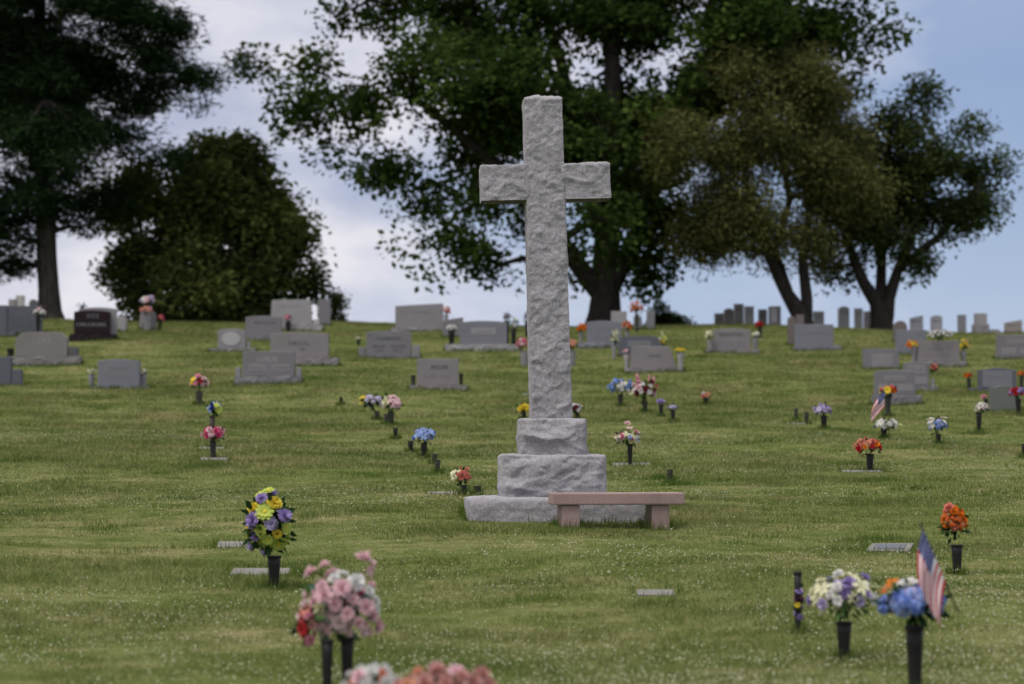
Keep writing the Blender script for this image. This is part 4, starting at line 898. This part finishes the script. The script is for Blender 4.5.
# ------------------------------------------------------------------ grass, clover
def in_cut(x, y):
    m = np.zeros(len(x), bool)
    for cx, cy, hw, hd, rot in CUT:
        c, s = math.cos(-rot), math.sin(-rot); dx, dy = x-cx, y-cy
        m |= (np.abs(dx*c - dy*s) < hw) & (np.abs(dx*s + dy*c) < hd)
    return m
def vnoise(x, y, s, seed=0):
    """smooth value noise, vectorised"""
    r = np.random.default_rng(seed); T = r.uniform(0, 1, (256, 256))
    u, v = x*s, y*s; i, j = np.floor(u).astype(int), np.floor(v).astype(int); fu, fv = u-i, v-j
    fu = fu*fu*(3-2*fu); fv = fv*fv*(3-2*fv)
    g = lambda a, b: T[a % 256, b % 256]
    return g(i, j)*(1-fu)*(1-fv) + g(i+1, j)*fu*(1-fv) + g(i, j+1)*(1-fu)*fv + g(i+1, j+1)*fu*fv
def blades(x, y, h, w, tint, lean=.5):
    n = len(x); z = terr(x, y) - .006
    a = rng.uniform(0, 2*np.pi, n); ln = rng.uniform(0, lean, n)*h; b = rng.uniform(0, 2*np.pi, n)
    V = np.empty((n, 3, 3))
    V[:, 0] = np.stack([x - np.cos(a)*w/2, y - np.sin(a)*w/2, z], 1); V[:, 1] = np.stack([x + np.cos(a)*w/2, y + np.sin(a)*w/2, z], 1)
    V[:, 2] = np.stack([x + np.cos(b)*ln, y + np.sin(b)*ln, z + h], 1)
    return V.reshape(-1, 3), tint
DARK_CLUMPS = [(855, 466, 24), (660, 479, 16), (682, 485, 22), (878, 481, 26), (915, 489, 30), (840, 431, 18), (850, 411, 20), (212, 466, 26), (420, 452, 14), (590, 520, 40), (620, 523, 40), (880, 540, 40), (655, 606, 40), (300, 575, 30), (975, 434, 20), (700, 357, 20)]  # clumps of dark uncut grass, their deep tone doubling as contact shadow
def build_grass():
    n = 1450000
    d = rng.uniform(10**.8, 77**.8, n)**(1/.8)
    lat = rng.uniform(-.25, .25, n); side = rng.uniform(0, 1, n) < .28
    lat = np.where(side, np.sign(lat)*(.25 + np.abs(lat)*1.1), lat); x = d*lat; y = d
    ok = ~in_cut(x, y); x, y, d = x[ok], y[ok], d[ok]; n = len(x)
    tall = vnoise(x*.6, y, .9, 3)*.6 + vnoise(x*.6, y, 3.1, 4)*.4
    h = (.014 + .034*np.clip((tall-.35)*2, 0, 1)) * rng.uniform(.6, 1.35, n) * np.clip(.8 + d/60, 1, 1.6)
    w = .0068*np.clip(d/16, .9, 4) * rng.uniform(.7, 1.3, n)
    V, t = blades(x, y, h, w, np.clip(rng.uniform(0, 1, n)*.75 + .5*vnoise(x*.5, y, 2.3, 8) - .12 + .3*(vnoise(x*.7, y, 7, 9)-.5), 0, 1), 1.3)
    o = link('lawn_grass', big_mesh('lawn_grass', V, 3, t, m_blades('grass_blade'))); tag(o, 'short mown grass covering the hillside', 'grass', kind='stuff')
    X, Y, Hh = [], [], []
    for cx, cy, hw, hd, rot in FOOT:
        m = int(90 + (hw+hd)*420); p = rng.uniform(-1, 1, m); q = rng.uniform(-1, 1, m); e = rng.uniform(0, 1, m) < (hw/(hw+hd))
        lx = np.where(e, p*hw*1.04, np.sign(p)*(hw+np.abs(rng.normal(0, .025, m)))); ly = np.where(e, np.sign(q)*(hd+np.abs(rng.normal(.0, .03, m))), q*hd*1.04)
        c, s = math.cos(rot), math.sin(rot); X.append(cx + lx*c - ly*s); Y.append(cy + lx*s + ly*c); Hh.append(rng.uniform(.04, .125, m)*(1.2 if hw > .5 and cy < 30 else 1))
    # scattered unmown clumps
    r2 = np.random.default_rng(5)
    for _ in range(420):
        dd = r2.uniform(13, 60); cx = dd*r2.uniform(-.24, .24); m = 70
        X.append(cx + r2.normal(0, .16, m)); Y.append(dd + r2.normal(0, .09, m)); Hh.append(r2.uniform(.03, .085, m))
    for hx, hy, hw_ in DARK_CLUMPS:
        g, D = ground_at(hx, hy); m = 260
        X.append(g.x + r2.normal(0, hw_*D/F*.5, m)); Y.append(g.y + r2.normal(0, .10, m)); Hh.append(r2.uniform(.04, .10, m))
    X, Y, Hh = map(np.concatenate, (X, Y, Hh))
    ok = ~in_cut(X, Y); X, Y, Hh = X[ok], Y[ok], Hh[ok]
    V, t = blades(X, Y, Hh, .007*np.clip(Y/18, .8, 3), rng.uniform(0.1, .7, len(X)), .6)
    o = link('uncut_grass', big_mesh('uncut_grass', V, 3, t, m_blades('uncut_grass_blade', 1, True))); tag(o, 'longer uncut grass around the stones and vases', 'grass', kind='stuff')
    # clover heads
    n = 250000
    d = rng.uniform(11**.9, 62**.9, n)**(1/.9); x = d*rng.uniform(-.36, .36, n); y = d
    f = vnoise(x*.5, y, .55, 11)*.45 + vnoise(x*.6, y, 1.6, 12)*.25 + vnoise(x, y, 4, 13)*.30
    keep = (rng.uniform(0, 1, n) < np.clip((f-.47)*2.3, .015, .7)*np.clip((62-d)/22, .05, 1)) & ~in_cut(x, y)
    x, y, d = x[keep], y[keep], d[keep]; n = len(x)
    z = terr(x, y) + rng.uniform(.015, .05, n); r = rng.uniform(.0032, .0080, n)
    c = np.stack([x, y, z], 1)
    dirs = np.array([(1, 0, 0), (0, 1, 0), (-1, 0, 0), (0, -1, 0), (0, 0, 1), (0, 0, -1)], float)
    tri = [(0, 1, 4), (1, 2, 4), (2, 3, 4), (3, 0, 4), (1, 0, 5), (2, 1, 5), (3, 2, 5), (0, 3, 5)]
    P = c[:, None, :] + dirs[None]*r[:, None, None]
    V = P[:, np.array(tri).ravel()].reshape(-1, 3)
    nt = NT('clover_head'); at_ = nt.n('ShaderNodeAttribute'); at_.attribute_name = 'tint'
    nt.bsdf(nt.mix(at_.outputs['Fac'], (.25, .28, .13), (.54, .53, .39)), .9, .1)
    o = link('clover_blooms', big_mesh('clover_blooms', V, 3, np.repeat(rng.uniform(0, 1, n), 8), nt.m)); tag(o, 'white clover blooms dotting the lawn', 'clover', kind='stuff')
build_grass()

# ------------------------------------------------------------------ light, sky
SUN_EL, SUN_AZ = R(63), R(225)      # azimuth from +Y towards +X: behind the camera to the left
sv = Vector((math.sin(SUN_AZ)*math.cos(SUN_EL), math.cos(SUN_AZ)*math.cos(SUN_EL), math.sin(SUN_EL)))
sl = bpy.data.lights.new('sun', 'SUN'); sl.energy = 1.5; sl.angle = R(16); sl.color = (1, .95, .88)
so = bpy.data.objects.new('sun', sl); C.objects.link(so); so.rotation_euler = sv.to_track_quat('Z', 'Y').to_euler(); so.location = (0, 0, 60)
w = bpy.data.worlds.new('World'); bpy.context.scene.world = w; w.use_nodes = True
t = w.node_tree; t.nodes.clear()
class WN(NT):
    def __init__(s): s.t = t
n = WN()
out = n.n('ShaderNodeOutputWorld'); bg = n.n('ShaderNodeBackground')
sky = n.n('ShaderNodeTexSky'); sky.sky_type = 'NISHITA'; sky.sun_disc = False; sky.sun_elevation = SUN_EL; sky.sun_rotation = SUN_AZ
sky.air_density = 1.0; sky.dust_density = .6; sky.ozone_density = 1.6
gen = n.n('ShaderNodeTexCoord').outputs['Generated']
mp = n.n('ShaderNodeMapping'); mp.inputs['Scale'].default_value = (5.0, 5.0, 11.0); mp.inputs['Location'].default_value = (1.35, .2, .4); n.l(gen, mp.inputs['Vector'])
cn = n.noise(mp.outputs[0], 1.0, 7, .56)
sx = n.n('ShaderNodeSeparateXYZ'); n.l(gen, sx.inputs[0])
ma = n.n('ShaderNodeMath'); ma.operation = 'MULTIPLY_ADD'; n.l(sx.outputs['X'], ma.inputs[0]); ma.inputs[1].default_value = -1.25; n.l(cn, ma.inputs[2])   # more cloud towards the west
mz = n.n('ShaderNodeMath'); mz.operation = 'MULTIPLY_ADD'; n.l(sx.outputs['Z'], mz.inputs[0]); mz.inputs[1].default_value = .9; n.l(ma.outputs[0], mz.inputs[2])
cloud = n.ramp(mz.outputs[0], [(.40, .06), (.66, .97)])
mp2 = n.n('ShaderNodeMapping'); mp2.inputs['Scale'].default_value = (9, 9, 20); n.l(gen, mp2.inputs['Vector'])
shade = n.noise(mp2.outputs[0], 1.0, 5, .55)
ccol = n.ramp(shade, [(.36, (3.2, 3.5, 4.6)), (.60, (5.8, 5.7, 6.1))])
base = n.mix(.72, sky.outputs[0], (1.55, 2.1, 3.7))
lowz = n.n('ShaderNodeMapRange'); n.l(sx.outputs['Z'], lowz.inputs[0]); lowz.inputs[1].default_value = .012; lowz.inputs[2].default_value = .11
base = n.mix(lowz.outputs[0], (3.4, 4.1, 5.5), base)
col = n.mix(cloud, base, ccol)
zen = n.n('ShaderNodeMapRange'); n.l(sx.outputs['Z'], zen.inputs[0]); zen.inputs[1].default_value = .15; zen.inputs[2].default_value = .9
col = n.mix(zen.outputs[0], col, (9.5, 9.4, 9.6))
n.l(col, bg.inputs['Color']); bg.inputs['Strength'].default_value = .10
n.l(bg.outputs[0], out.inputs['Surface'])

sc = bpy.context.scene
sc.view_settings.view_transform = 'Standard'; sc.view_settings.look = 'None'; sc.view_settings.gamma = 1; sc.view_settings.use_curve_mapping = False
sc.view_settings.exposure = 0.5
sc.render.engine = 'CYCLES'; sc.cycles.max_bounces = 5; sc.cycles.diffuse_bounces = 3; sc.cycles.transparent_max_bounces = 4; sc.cycles.use_denoising = True
